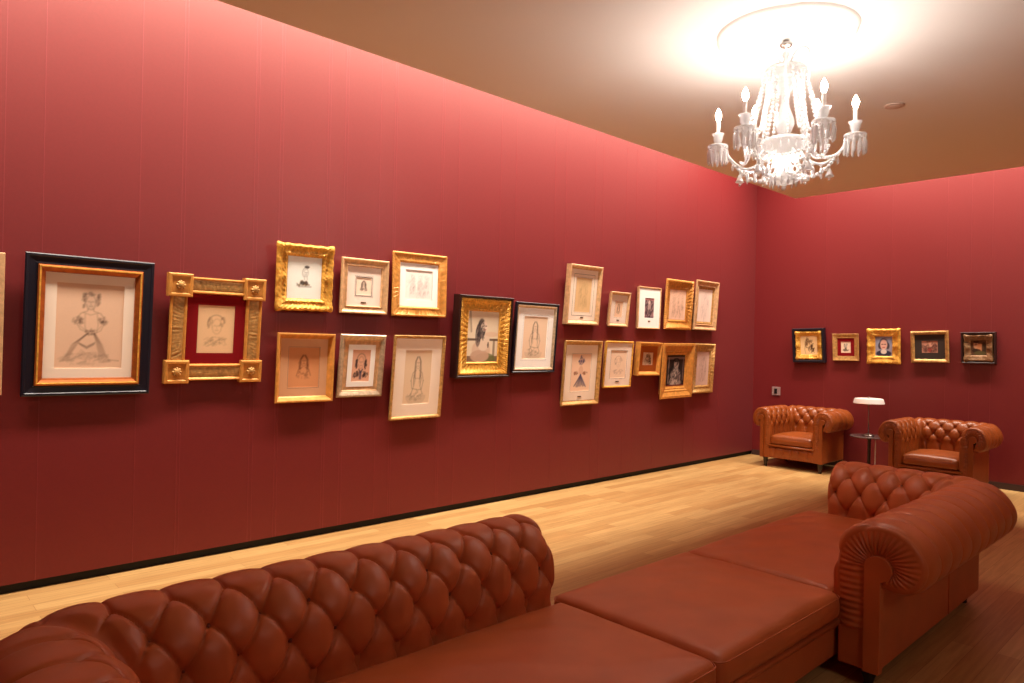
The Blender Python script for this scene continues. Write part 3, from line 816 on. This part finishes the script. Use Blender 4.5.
def hang(wall,u,zc,W,H,t,tilt,roll,label,group):
    o=bpy.data.objects.new('framed_picture',None); o.empty_display_size=.05; link(o)
    # bottom edge of the front lies t off the wall, the top leans out; pivot at the bottom back edge
    if wall=='L': ex=Vector((1,0,0)); n=Vector((0,-1,0)); base=Vector((u,D,zc))
    else: ex=Vector((0,-1,0)); n=Vector((-1,0,0)); base=Vector((L,u,zc))
    ey=Vector((0,0,1))
    R=Matrix((ex,ey,n)).transposed().to_4x4()
    # centre of the front face
    fc=base+n*(t+(H/2)*math.sin(tilt))
    T=R@Matrix.Rotation(tilt,4,'X')@Matrix.Rotation(roll,4,'Z')
    # local origin: back plane centre
    loc=fc-(T.to_3x3()@Vector((0,0,t)))
    o.matrix_world=Matrix.Translation(loc)@T
    tag(o,label,'picture',group)
    return o

def backing(o,W,H,ins):
    mb=MB(); mb.box((-W/2+ins,-H/2+ins,.001),(W/2-ins,H/2-ins,.006)); return mb.build('backing_board',M['mat_tan'],o)

def stepped(b,t,deep=.012,kind='scoop'):
    if kind=='scoop': return [(0,.0),(0,t*.9),(b*.08,t),(b*.22,t),(b*.42,t-deep*.6),(b*.7,t-deep),(b*.82,t-deep*.9),(b*.9,t-deep*.5),(b*.96,t-deep*.8),(b,t-deep*1.6)]
    if kind=='flat': return [(0,0),(0,t*.94),(b*.06,t),(b*.9,t),(b*.97,t-.003),(b,t-deep)]
    if kind=='thin': return [(0,0),(0,t*.92),(b*.2,t),(b*.6,t),(b*.85,t-.004),(b,t-deep)]
    if kind=='bevel': return [(0,0),(0,t*.9),(b*.05,t),(b*.16,t),(b*.2,t-.003),(b*.86,t-deep),(b*.92,t-deep+.003),(b,t-deep-.004)]

GL='framed drawings on the long red wall'; GB='small framed pictures on the far red wall'
def P(wall,row,t,label): 
    u,z,W,H,ti,ro=row
    return hang(wall,u,z,W,H,t,ti,ro,label,GL if wall=='L' else GB),W,H
def rnd(k): return k*13+5

# partial picture cut by the photograph's edge
o,W,H=P('L',(.335,1.547,.51,.80,.05,0),.05,'large gilt frame cut off by the picture edge, before the black framed seated girl')
ring('frame',o,W,H,stepped(.045,.05,.02,'flat'),M['palegold']); backing(o,W,H,.02)
matboard(o,W,H,.045,.12,.028,M['mat_tan']); sheet_obj(o,W-.24,H-.24,.024,'bust',(214,180,150),3)
# F1
o,W,H=P('L',[1.0193,1.5479,.6793,.8314,.0594,-.0057],.05,'large pencil drawing of a seated girl in a wide black frame with gilt inner moulding')
ring('frame',o,W,H,[(0,0),(0,.046),(.006,.05),(.016,.05),(.02,.046),(.05,.042),(.058,.044),(.066,.038)],M['ebony'],bev=0); backing(o,W,H,.03)
ring('gilt_slip',o,W-.126,H-.126,[(0,.034),(0,.05),(.008,.054),(.018,.052),(.03,.044),(.038,.040),(.042,.028)],M['redgold'])
ring('gilt_edge',o,W-.128,H-.128,[(.004,.05),(.007,.0555),(.013,.0555),(.016,.051)],M['gold'])
matboard(o,W,H,.103,.1615,.031,M['mat_cream']); sheet_obj(o,W-.323,H-.323,.027,'seated',(214,178,150),11)
# F2
o,W,H=P('L',[1.7662,1.55,.6429,.7224,.0828,-.0006],.05,'small head study on red mat in gilt frame with square rosette corner blocks')
B=.128; rec=.018
fr=ring('frame',o,W-2*rec,H-2*rec,[(0,0),(0,.038),(.008,.042),(.016,.036),(.02,.032),(.088,.032),(.092,.037),(.10,.040),(.106,.036),(.11,.022)],M['woodgold']); backing(o,W,H,.06)
ring('patterned_band',o,W-2*rec-.04,H-2*rec-.04,[(0,.033),(.006,.0345),(.034,.0345),(.062,.0345),(.068,.033)],M['oldgold'],orn='fret',seg=2)
for sx in(-1,1):
    for sy in(-1,1):
        cx,cy=sx*(W/2-.076),sy*(H/2-.076); mb=MB(); h=.076
        v=[];pr=[(0,0),(0,.046),(.006,.05),(.018,.05),(.024,.042),(.034,.042)]
        for ins,z in pr: v+=[(cx-h+ins,cy-h+ins,z),(cx+h-ins,cy-h+ins,z),(cx+h-ins,cy+h-ins,z),(cx-h+ins,cy+h-ins,z)]
        f=[(k*4+i,k*4+(i+1)%4,k*4+4+(i+1)%4,k*4+4+i) for k in range(len(pr)-1) for i in range(4)]+[(20,21,22,23)]
        mb.add(v,f); cb=mb.build('corner_block',M['woodgold'],o)
        mb=MB(); mb.ball((cx,cy,.043),.026,16,8,sc=(1,1,.6))
        for k in range(8): mb.ball((cx+.022*math.cos(k*PI/4),cy+.022*math.sin(k*PI/4),.045),.0095,8,5)
        mb.build('rosette',M['oldgold'],cb,smooth=True)
matboard(o,W,H,.12,.200,.024,M['mat_red']); sheet_obj(o,W-.40,H-.40,.0205,'head',(218,180,138),12,(120,84,66),.7)
# F3
o,W,H=P('L',[2.4047,1.9498,.4477,.4879,.0751,.015],.055,'small ink figure with dark cap on white sheet in bright ornate gilt frame')
ring('frame',o,W,H,[(0,0),(0,.04),(.006,.05),(.014,.055),(.024,.052),(.034,.044),(.044,.036),(.054,.034),(.062,.036),(.070,.040),(.076,.036),(.082,.03),(.09,.024)],M['gold'],orn='rococo',seg=2); backing(o,W,H,.04)
sheet_obj(o,W-.18,H-.18,.026,'hat',(240,228,218),13,(90,70,66),.7)
# F4
o,W,H=P('L',[2.9114,1.9222,.4276,.4307,.0535,.0046],.05,'tiny dark-lined portrait with plate on pale mat in champagne frame, top row middle of three')
ring('frame',o,W,H,stepped(.062,.05,.018,'scoop'),M['palegold']); backing(o,W,H,.04)
matboard(o,W,H,.06,.148,.026,M['mat_pink'],lines=((.004,.004),(.014,.0015))); sheet_obj(o,W-.296,H-.296,.0225,'bust',(226,200,178),14,(70,52,46),.85); plaque(o,.0,-H/2+.088,.026)
# F5
o,W,H=P('L',[3.4462,1.9711,.5538,.5264,.018,.011],.05,'faint grey group sketch on white mat in broad golden wood frame, above the long-haired girl')
ring('frame',o,W,H,[(0,0),(0,.045),(.006,.05),(.013,.05),(.016,.044),(.055,.036),(.06,.038),(.072,.040),(.08,.034),(.085,.024)],M['woodgold'],orn='bead',seg=2); backing(o,W,H,.04)
matboard(o,W,H,.083,.138,.028,M['mat_white']); sheet_obj(o,W-.276,H-.276,.022,'figures',(226,212,204),15,(140,124,124),.7)
# F6
o,W,H=P('L',[2.4187,1.2858,.4567,.5104,.0508,-.0027],.06,'brown-toned bust of a girl with side braids in deep gilt box frame with tan mat')
ring('frame',o,W,H,[(0,0),(0,.058),(.004,.06),(.012,.06),(.018,.056),(.034,.03),(.044,.02)],M['woodgold']); backing(o,W,H,.03)
matboard(o,W,H,.042,.108,.022,M['mat_tan'],lines=((.004,.0015),)); sheet_obj(o,W-.216,H-.216,.0185,'bust',(196,134,90),16,(90,40,24),.75)
# F7
o,W,H=P('L',[2.893,1.2957,.4034,.493,.1047,-.0051],.042,'portrait in dark suit and tie on white mat in silvery slanted frame')
ring('frame',o,W,H,[(0,0),(0,.036),(.006,.042),(.016,.042),(.024,.038),(.036,.032),(.044,.026)],M['silver']); backing(o,W,H,.03)
ring('slip',o,W-.084,H-.084,[(0,.024),(.002,.028),(.006,.028),(.01,.024),(.04,.022)],M['palegold'])
matboard(o,W,H,.080,.121,.025,M['mat_white']); sheet_obj(o,W-.242,H-.242,.0215,'suit',(210,160,132),17,(70,50,48),.8)
# F8
o,W,H=P('L',[3.425,1.1969,.5171,.6993,.0924,.0032],.05,'tall drawing of a long-haired girl on wide cream mat in narrow gilt frame')
ring('frame',o,W,H,[(0,0),(0,.046),(.003,.05),(.009,.05),(.016,.046),(.022,.04),(.028,.03)],M['oldgold'],orn='bead',seg=2); backing(o,W,H,.02)
matboard(o,W,H,.026,.123,.034,M['mat_cream']); sheet_obj(o,W-.246,H-.246,.030,'longhair',(214,188,158),18,(104,82,72),.7)
# F9
o,W,H=P('L',[4.1335,1.5491,.6422,.7372,.06,.0022],.09,'painted woman at a window in ornate gilt inside a deep dark box frame')
ring('box_frame',o,W,H,[(0,0),(0,.086),(.004,.09),(.016,.09),(.02,.086),(.024,.05)],M['brownblack']); backing(o,W,H,.03)
ring('gilt_frame',o,W-.046,H-.046,[(0,.05),(.002,.074),(.008,.082),(.018,.084),(.03,.078),(.042,.068),(.052,.062),(.06,.06),(.085,.056),(.10,.056),(.106,.06),(.112,.056),(.118,.046)],M['gold'],orn='carved',seg=2)
sheet_obj(o,W-.276,H-.276,.048,'painted_window',(220,200,170),19)
# F10
o,W,H=P('L',[4.8133,1.5538,.5891,.6813,.0767,.0002],.05,'pencil drawing of a kneeling long-haired girl in black frame with silver-gilt inner edge')
ring('frame',o,W,H,[(0,0),(0,.045),(.005,.05),(.012,.05),(.018,.044),(.028,.042)],M['ebony']); backing(o,W,H,.03)
ring('silver_slip',o,W-.052,H-.052,[(0,.04),(.002,.046),(.008,.048),(.014,.044),(.022,.038),(.028,.028)],M['silver'])
matboard(o,W,H,.052,.134,.03,M['mat_white'],lines=((.012,.001),)); sheet_obj(o,W-.268,H-.268,.026,'longhair',(218,188,160),20,(90,70,64),.75)
# F11
o,W,H=P('L',[5.51,2.0117,.508,.6157,.0918,.0077],.06,'tall yellowed sheet in a double-lined mat and deep pale wood frame')
ring('frame',o,W,H,[(0,0),(0,.057),(.004,.06),(.016,.06),(.024,.054),(.040,.030),(.048,.026)],M['palegold'],box=True); backing(o,W,H,.03)
matboard(o,W,H,.046,.131,.03,M['mat_cream'],lines=((.004,.002),(.036,.003))); sheet_obj(o,W-.262,H-.262,.0265,'tall',(206,170,124),21,(160,124,80),.6); plaque(o,0,-H/2+.075,.03)
# F12
o,W,H=P('L',[6.113,1.894,.3408,.3793,.1026,-.0009],.05,'smallest plain pale-framed sketch of the upper row, beside the white-matted print')
ring('frame',o,W,H,[(0,0),(0,.047),(.003,.05),(.012,.05),(.02,.044),(.03,.03),(.036,.026)],M['palegold']); backing(o,W,H,.02)
matboard(o,W,H,.034,.103,.03,M['mat_pink'],lines=((.005,.0015),)); sheet_obj(o,W-.206,H-.206,.0265,'bust',(216,180,150),22,(120,84,70),.6); plaque(o,0,-H/2+.068,.03,.04)
# F13
o,W,H=P('L',[6.6928,1.9382,.4334,.4815,.0341,.0088],.04,'small dark print on a wide bright white mat in a thin gilt frame')
ring('frame',o,W,H,stepped(.015,.04,.01,'thin'),M['palegold']); backing(o,W,H,.01)
matboard(o,W,H,.014,.127,.032,M['mat_white']); sheet_obj(o,W-.254,H-.254,.028,'block',(170,140,140),23); plaque(o,0,-H/2+.088,.032)
# F14
o,W,H=P('L',[7.2618,2.0025,.5751,.5969,.0551,.0043],.06,'pinkish figure study in broad carved gilt frame, upper row beside the last one')
ring('frame',o,W,H,[(0,0),(0,.05),(.006,.058),(.018,.06),(.03,.056),(.044,.046),(.058,.036),(.074,.030),(.09,.028),(.098,.032),(.106,.030),(.118,.022)],M['woodgold'],orn='carved',seg=2); backing(o,W,H,.05)
sheet_obj(o,W-.236,H-.236,.024,'figures',(216,176,150),24,(120,80,76),.75)
# F15
o,W,H=P('L',[7.8606,2.0225,.5285,.623,.0639,-.0055],.06,'pale tall sheet in stepped champagne frame, last of the upper row before the corner')
ring('frame',o,W,H,stepped(.075,.06,.024,'scoop'),M['palegold']); backing(o,W,H,.05)
ring('slip',o,W-.148,H-.148,[(0,.026),(.003,.034),(.012,.036),(.024,.030),(.034,.024)],M['oldgold'])
sheet_obj(o,W-.214,H-.214,.026,'tall',(222,198,184),25,(150,120,118),.6)
# F16
o,W,H=P('L',[5.5007,1.2038,.5819,.6698,.0757,.0017],.055,'coloured costume figure with blue skirt on cream mat in deep gilt frame with plate')
ring('frame',o,W,H,[(0,0),(0,.052),(.003,.055),(.012,.055),(.018,.05),(.036,.03),(.048,.024)],M['oldgold']); backing(o,W,H,.03)
matboard(o,W,H,.046,.141,.028,M['mat_cream'],lines=((.003,.002),)); sheet_obj(o,W-.282,H-.282,.0245,'dress',(226,190,162),26); plaque(o,0,-H/2+.085,.028,.055)
# F17
o,W,H=P('L',[6.1238,1.2876,.4794,.5105,.0771,-.004],.04,'faint lined sketch on wide cream mat in thin beaded gilt frame, lower row')
ring('frame',o,W,H,[(0,0),(0,.036),(.003,.04),(.008,.041),(.014,.038),(.02,.03)],M['gold'],orn='bead',seg=2); backing(o,W,H,.01)
matboard(o,W,H,.018,.102,.032,M['mat_pink'],lines=((.002,.0025),)); sheet_obj(o,W-.204,H-.204,.028,'head',(226,196,170),27,(140,96,80),.6); plaque(o,0,-H/2+.066,.032,.06)
# F18
o,W,H=P('L',[6.6697,1.3467,.4303,.3821,.0843,-.0102],.07,'small grey picture on rust-brown mat in a deep honey-coloured frame')
ring('frame',o,W,H,[(0,0),(0,.067),(.003,.07),(.014,.07),(.022,.064),(.04,.036),(.048,.03)],M['woodgold'],box=True); backing(o,W,H,.03)
matboard(o,W,H,.046,.118,.034,M['mat_rust']); sheet_obj(o,W-.236,H-.236,.0305,'ink',(196,170,146),28,(70,56,52),.9)
# F19
o,W,H=P('L',[7.2311,1.2055,.6628,.6621,.0626,.0104],.07,'dark photographic picture of a pale figure in a broad honey gold frame')
ring('frame',o,W,H,[(0,0),(0,.066),(.004,.07),(.03,.07),(.034,.066),(.075,.05),(.082,.052),(.092,.05),(.105,.038)],M['woodgold']); backing(o,W,H,.05)
ring('slip',o,W-.208,H-.208,[(0,.034),(.004,.04),(.012,.04),(.02,.034),(.042,.026)],M['woodgold'])
sheet_obj(o,W-.292,H-.292,.03,'photo',(60,40,40),29)
# F20
o,W,H=P('L',[7.8457,1.2256,.4805,.6244,.0556,-.0017],.05,'narrow greyish sheet in ornate gilt frame, end of the lower row by the corner')
ring('frame',o,W,H,[(0,0),(0,.042),(.005,.048),(.014,.05),(.026,.046),(.038,.038),(.05,.032),(.066,.03),(.078,.034),(.088,.03),(.1,.02)],M['oldgold'],orn='carved',seg=2); backing(o,W,H,.05)
sheet_obj(o,W-.198,H-.198,.022,'tall',(190,156,142),30,(110,84,84),.7)
# far wall
o,W,H=P('B',[4.0848,1.5465,.4261,.4517,.0803,.0223],.06,'small ink study in jagged gilt inside a black box frame, nearest the room corner')
ring('box_frame',o,W,H,[(0,0),(0,.057),(.004,.06),(.026,.06),(.032,.056),(.04,.03)],M['ebony']); backing(o,W,H,.04)
ring('gilt_frame',o,W-.076,H-.076,[(0,.03),(.002,.046),(.01,.054),(.02,.054),(.032,.046),(.044,.04),(.056,.04),(.066,.03)],M['gold'],orn='rococo',seg=2)
sheet_obj(o,W-.206,H-.206,.033,'ink',(226,192,140),31,(110,70,40),.7)
o,W,H=P('B',[3.6172,1.5317,.3233,.3433,.0507,.0155],.04,'tiny sketch on a deep red mat in plain pale gold frame')
ring('frame',o,W,H,stepped(.057,.04,.012,'bevel'),M['oldgold']); backing(o,W,H,.03)
matboard(o,W,H,.055,.101,.024,M['mat_red']); sheet_obj(o,W-.202,H-.202,.0205,'tiny',(222,196,168),32)
o,W,H=P('B',[3.1664,1.5515,.3829,.4294,.0298,.0084],.05,'portrait with dark side hair on blue ground in wavy-edged bright gilt frame')
ring('frame',o,W,H,[(0,0),(0,.036),(.006,.046),(.016,.05),(.03,.046),(.044,.038),(.056,.034),(.068,.036),(.08,.036),(.088,.03),(.097,.022)],M['gold'],orn='rococo',seg=2); backing(o,W,H,.04)
sheet_obj(o,W-.192,H-.192,.024,'portrait_blue',(150,150,176),33)
o,W,H=P('B',[2.6591,1.5531,.401,.3729,.0571,.0236],.045,'small reddish group picture on dark mat in twisted gilt frame')
ring('frame',o,W,H,[(0,0),(0,.038),(.005,.044),(.014,.046),(.024,.044),(.034,.038),(.044,.026)],M['oldgold'],orn='rope',seg=2); backing(o,W,H,.03)
matboard(o,W,H,.042,.116,.028,M['mat_dark'],lines=((.0,.004),)); sheet_obj(o,W-.232,H-.232,.0245,'group',(188,132,108),34)
o,W,H=P('B',[2.1684,1.5496,.3348,.3541,.0409,.0151],.06,'dim brown portrait in worn gilt within a dark box frame, farthest from the room corner')
ring('box_frame',o,W,H,[(0,0),(0,.057),(.003,.06),(.012,.06),(.018,.056),(.026,.03)],M['brownblack']); backing(o,W,H,.03)
ring('gilt_frame',o,W-.05,H-.05,[(0,.03),(.002,.044),(.01,.052),(.02,.052),(.034,.044),(.048,.04),(.06,.038),(.072,.028)],M['worngold'],orn='rococo',seg=2)
sheet_obj(o,W-.19,H-.19,.031,'brown_portrait',(96,66,46),35)

# ------------------------------------------------------------------ ceiling medallion and chandelier
CX,CY=3.866,1.885
n=144; pr=[(0,-.05),(.05,-.052),(.075,-.03),(.10,-.022),(.12,-.03),(.14,-.022),(.22,-.018),(.24,-.028),(.262,-.03),(.275,-.020),(.335,-.016),(.345,-.028),(.365,-.034),(.385,-.026),(.395,-.012),(.40,0)]
V=np.zeros((len(pr),n,3))
for j,(r,z) in enumerate(pr):
    for k in range(n):
        a=2*PI*k/n; q=r/.40
        lob=1+.035*(q**3)*(abs(math.cos(2*a+.6))**.5-.5)*1.2
        zz=z
        if .13<r<.23: zz-=.010*abs(math.sin(a*8))*math.sin(PI*(r-.13)/.1)
        if .27<r<.34: zz-=.012*(math.sin(a*16)*.5+.5)*math.sin(PI*(r-.27)/.07)
        V[j,k]=(r*lob*math.cos(a),r*lob*math.sin(a),zz)
V[:,:,2]*=.55; V[:,:,:2]*=.965
mb=MB(); mb.grid(V,cu=True,flip=True)
md=mb.build('ceiling_medallion',M['plaster'],smooth=True,fix=True); md.location=(CX,CY,HC); tag(md,'round white plaster ceiling rose above the chandelier','ceiling rose')

ch=empty('chandelier',(CX+.01,CY+.005,HC-.05),'crystal chandelier with lit candle bulbs and glass drops hanging from the ceiling','chandelier')
G=M['crystal']
fw=Vector((.682,.731)); rt=Vector((.731,-.682))   # directions used only to turn the arms
def pol(ang,r,z):
    a=math.radians(ang); v=rt*math.cos(a)*r - fw*math.sin(a)*r
    return Vector((v.x,v.y,z))
# z below is measured from the ceiling; the empty hangs .05 under it
def Z(z): return z+.05
mb=MB(); mb.lathe([(.0,Z(-.035)),(.02,Z(-.036)),(.038,Z(-.05)),(.03,Z(-.065)),(.008,Z(-.075)),(.006,Z(-.10))],(0,0,0),24); mb.build('ceiling_hook',M['metalsilver'],ch,smooth=True)
mb=MB(); mb.lathe([(.006,Z(-.09)),(.018,Z(-.10)),(.022,Z(-.115)),(.012,Z(-.13)),(.014,Z(-.17)),(.02,Z(-.18)),(.035,Z(-.19)),(.10,Z(-.185)),(.115,Z(-.20)),(.10,Z(-.21)),(.04,Z(-.22)),(.03,Z(-.25)),(.045,Z(-.28)),(.05,Z(-.30)),(.03,Z(-.33)),(.022,Z(-.38)),(.03,Z(-.43)),(.05,Z(-.48)),(.056,Z(-.51)),(.04,Z(-.55)),(.026,Z(-.58)),(.03,Z(-.60))],(0,0,0),24)
mb.build('column',G,ch,smooth=True)
mb=MB(); mb.lathe([(.03,Z(-.59)),(.10,Z(-.595)),(.13,Z(-.61)),(.12,Z(-.63)),(.09,Z(-.66)),(.085,Z(-.69)),(.05,Z(-.70)),(.03,Z(-.71))],(0,0,0),28); mb.build('receiver_bowl',G,ch,smooth=True)
mb=MB(); mb.lathe([(.02,Z(-.70)),(.034,Z(-.715)),(.03,Z(-.735)),(.045,Z(-.76)),(.05,Z(-.79)),(.066,Z(-.82)),(.075,Z(-.845)),(.06,Z(-.85)),(.02,Z(-.853)),(.008,Z(-.865))],(0,0,0),24); mb.ball((0,0,Z(-.882)),.014,10,8); bb=mb.build('bottom_bell',G,ch,smooth=True)
def prism_mesh(L_,r=.0095):
    mb=MB(); n=6
    mb.ball((0,0,-.008),.007,6,4)
    mb.lathe([(.0,-.015),(r*.7,-.022),(r,-.04),(r*.8,-L_+.012),(0,-L_)],(0,0,0),n)
    return mb
def beads(pts,r):
    P=[Vector(p) for p in pts]; mb=MB()
    s=[0]
    for a,b in zip(P[:-1],P[1:]): s.append(s[-1]+(b-a).length)
    k=0; d=0
    while d<=s[-1]:
        i=max(j for j in range(len(s)) if s[j]<=d+1e-9); i=min(i,len(P)-2)
        t=(d-s[i])/max(1e-9,s[i+1]-s[i]); c=P[i].lerp(P[i+1],t); rr=r*(1+.25*math.sin(PI*d/s[-1]))
        mb.ball(c,rr,6,4); d+=rr*1.95
    return mb
def sag(a,b,dz,n=14):
    return [a.lerp(b,i/n)-Vector((0,0,dz*4*(i/n)*(1-i/n))) for i in range(n+1)]
pm=None
ARMS=[(22,.368,0.),(80,.37,0.),(144,.37,0.),(202,.368,0.),(262,.36,.10),(322,.36,.10)]
prs=prism_mesh(.085).build('prism',G,None,smooth=False); PM=prs.data; bpy.data.objects.remove(prs)
prs=prism_mesh(.105,.0095).build('prism',G,None,smooth=False); PML=prs.data; bpy.data.objects.remove(prs)
prs=prism_mesh(.06,.0075).build('prism',G,None,smooth=False); PMS=prs.data; bpy.data.objects.remove(prs)
def add_prism(parent,p,mesh):
    o=bpy.data.objects.new('prism',mesh); o.location=p; link(o,parent); return o
for ai,(ang,R,up) in enumerate(ARMS):
    pth=[]
    for k in range(15):
        t=k/14; r=.07+(R-.07)*t
        z=-.655-.11*math.sin(PI*min(1,t*1.15))*(1-.2*t)+ (.0 if t<.6 else .03*((t-.6)/.4)**2)+up*t*t
        pth.append(pol(ang,r,Z(z)))
    e=pth[-1]
    mb=MB(); mb.tube(pth,[.009-.002*k/14 for k in range(15)],8)
    arm=mb.build('arm',G,ch,smooth=True)
    z0=e.z
    mb=MB(); mb.lathe([(.010,z0-.015),(.02,z0),(.052,z0+.010),(.060,z0+.018),(.056,z0+.022),(.02,z0+.016),(.012,z0+.03)],(e.x,e.y,0),24); mb.build('drip_pan',G,arm,smooth=True)
    mb=MB(); mb.lathe([(.012,z0+.02),(.018,z0+.035),(.026,z0+.055),(.028,z0+.075),(.036,z0+.092),(.033,z0+.093),(.024,z0+.075),(.014,z0+.06)],(e.x,e.y,0),20); mb.build('candle_cup',G,arm,smooth=True)
    mb=MB(); mb.lathe([(.011,z0+.055),(.0115,z0+.165),(.006,z0+.17)],(e.x,e.y,0),16); mb.build('candle_tube',M['candle'],arm,smooth=True,auto=40)
    mb=MB(); mb.lathe([(.007,z0+.168),(.013,z0+.18),(.0175,z0+.197),(.0155,z0+.212),(.008,z0+.228),(.001,z0+.242)],(e.x,e.y,0),14); mb.build('bulb',M['bulb'],arm,smooth=True)
    for k in range(11):
        a=2*PI*k/11; add_prism(arm,(e.x+.054*math.cos(a),e.y+.054*math.sin(a),z0+.010),PML)
    for k in (4,6,10,12):
        p=pth[k]; add_prism(arm,(p.x,p.y,p.z-.004),PM if k<8 else PMS)
    # strand from the crown down to the arm and swags below
    c0=pol(ang,.105,Z(-.21)); m0=pth[7]+Vector((0,0,.012))
    beads(sag(c0,Vector((m0.x,m0.y,Z(-.62)))+pol(ang,.03,0),.05),.0105).build('bead_strand',G,ch,smooth=True)
    c1=pol(ang+30,.10,Z(-.21)); beads(sag(c1,pol(ang+22,.13,Z(-.60)),.02),.0095).build('bead_strand',G,ch,smooth=True)
    q=pth[9]-Vector((0,0,.012)); beads(sag(q,pol(ang+15,.06,Z(-.80)),.055),.0105).build('bead_swag',G,ch,smooth=True)
    q2=pth[11]-Vector((0,0,.01)); beads(sag(q2,pol(ang+60,.24,q2.z-.02),.05,18),.009).build('bead_swag',G,ch,smooth=True)
    c2=pol(ang+12,.11,Z(-.21)); beads(sag(c2,pol(ang+8,.20,Z(-.60)),.035),.0095).build('bead_strand',G,ch,smooth=True)
    # small bell pendant under the arm
    p=pth[8]; mb=MB(); mb.tube([p,p-Vector((0,0,.045))],.002,5); mb.lathe([(.004,p.z-.04),(.012,p.z-.055),(.018,p.z-.075),(.026,p.z-.09),(.02,p.z-.092),(.004,p.z-.085)],(p.x,p.y,0),14); mb.ball((p.x,p.y,p.z-.106),.008,8,5); mb.build('bell_pendant',G,ch,smooth=True)
    # shepherd-crook curl of the crown with its drops
    cu=[]
    for k in range(17):
        t=k/16; a=PI*1.15*t
        cu.append(pol(ang+30,.085-.045*math.cos(a)-.02*(1-t)+.02*t, Z(-.135+.055*math.sin(a)-.06*(1-t)**2)))
    cu=[pol(ang+30,.03,Z(-.20))]+cu
    mb=MB(); mb.tube(cu,.0045,6); co=mb.build('crown_curl',G,ch,smooth=True)
    p=cu[-1]; add_prism(co,(p.x,p.y,p.z-.002),PM); p=pol(ang+30,.112,Z(-.205)); add_prism(co,(p.x,p.y,p.z),PM); p=pol(ang,.112,Z(-.205)); add_prism(co,(p.x,p.y,p.z),PM)
    # drops round the receiver bowl and the bottom bell
    for da in (0,20,40):
        p=pol(ang+da,.128,Z(-.618)); add_prism(arm,(p.x,p.y,p.z),PMS)
for k in range(3):
    p=pol(k*120+40,.062,Z(-.725)); mb=MB(); mb.ball((p.x,p.y,p.z),.013,10,8); mb.build('bulb',M['inner'],ch,smooth=True)
for k in range(12):
    p=pol(k*30,.072,Z(-.846)); add_prism(bb,(p.x,p.y,p.z+.03),PMS)
    p=pol(k*30+15,.047,Z(-.77)); add_prism(bb,(p.x,p.y,p.z+.02),PMS)

# ------------------------------------------------------------------ light
def area(name,loc,rot,sx,sy,power,col):
    l=bpy.data.lights.new(name,'AREA'); l.shape='RECTANGLE'; l.size=sx; l.size_y=sy; l.energy=power; l.color=col
    o=bpy.data.objects.new(name,l); o.location=loc; o.rotation_euler=rot; l.spread=math.radians(120); COL.objects.link(o); return o
WARM=(1.0,.88,.74)
x0,x1=-1.0,8.6
area('slot_light_long',((x0+x1)/2,D-.78,4.58),(math.radians(22),0,0),x1-x0,.40,515,WARM)
y0,y1=-1.5,4.2
area('slot_light_far',(L-.78,(y0+y1)/2,4.58),(0,math.radians(-22),0),.40,y1-y0,295,WARM)

pl=bpy.data.lights.new('added_fill_light','POINT'); pl.energy=38; pl.shadow_soft_size=.3; pl.color=(1.0,.86,.72)  # unseen fill lamp, added to brighten the floor to the right of the sofa
po=bpy.data.objects.new('added_fill_light',pl); po.location=(1.6,-2.0,2.8); COL.objects.link(po)

w=bpy.data.worlds.new('room_dark'); SC.world=w; w.use_nodes=True
w.node_tree.nodes['Background'].inputs['Color'].default_value=(.02,.015,.012,1); w.node_tree.nodes['Background'].inputs['Strength'].default_value=.2

# ------------------------------------------------------------------ camera
cd=bpy.data.cameras.new('camera'); cam=bpy.data.objects.new('camera',cd); COL.objects.link(cam)
f=Vector((.6822253572,.7311386715,.002192037)); r=Vector((.7309621026,-.6821209659,.0201343599)); u=Vector((-.0162162435,.0121338749,.9997948802))
cam.matrix_world=Matrix(((r.x,u.x,-f.x,0),(r.y,u.y,-f.y,0),(r.z,u.z,-f.z,1.5),(0,0,0,1)))
cd.sensor_width=36; cd.lens=699.302/1024*36; cd.clip_start=.05; cd.clip_end=60
SC.camera=cam

vs=SC.view_settings
SC.display_settings.display_device='sRGB'
vs.view_transform='Standard'; vs.look='None'; vs.exposure=0.0; vs.gamma=1.0; vs.use_curve_mapping=False
cy=SC.cycles
cy.use_denoising=True
cy.max_bounces=8; cy.diffuse_bounces=5; cy.glossy_bounces=4; cy.transmission_bounces=6; cy.sample_clamp_indirect=6.0
cy.caustics_reflective=False; cy.caustics_refractive=False
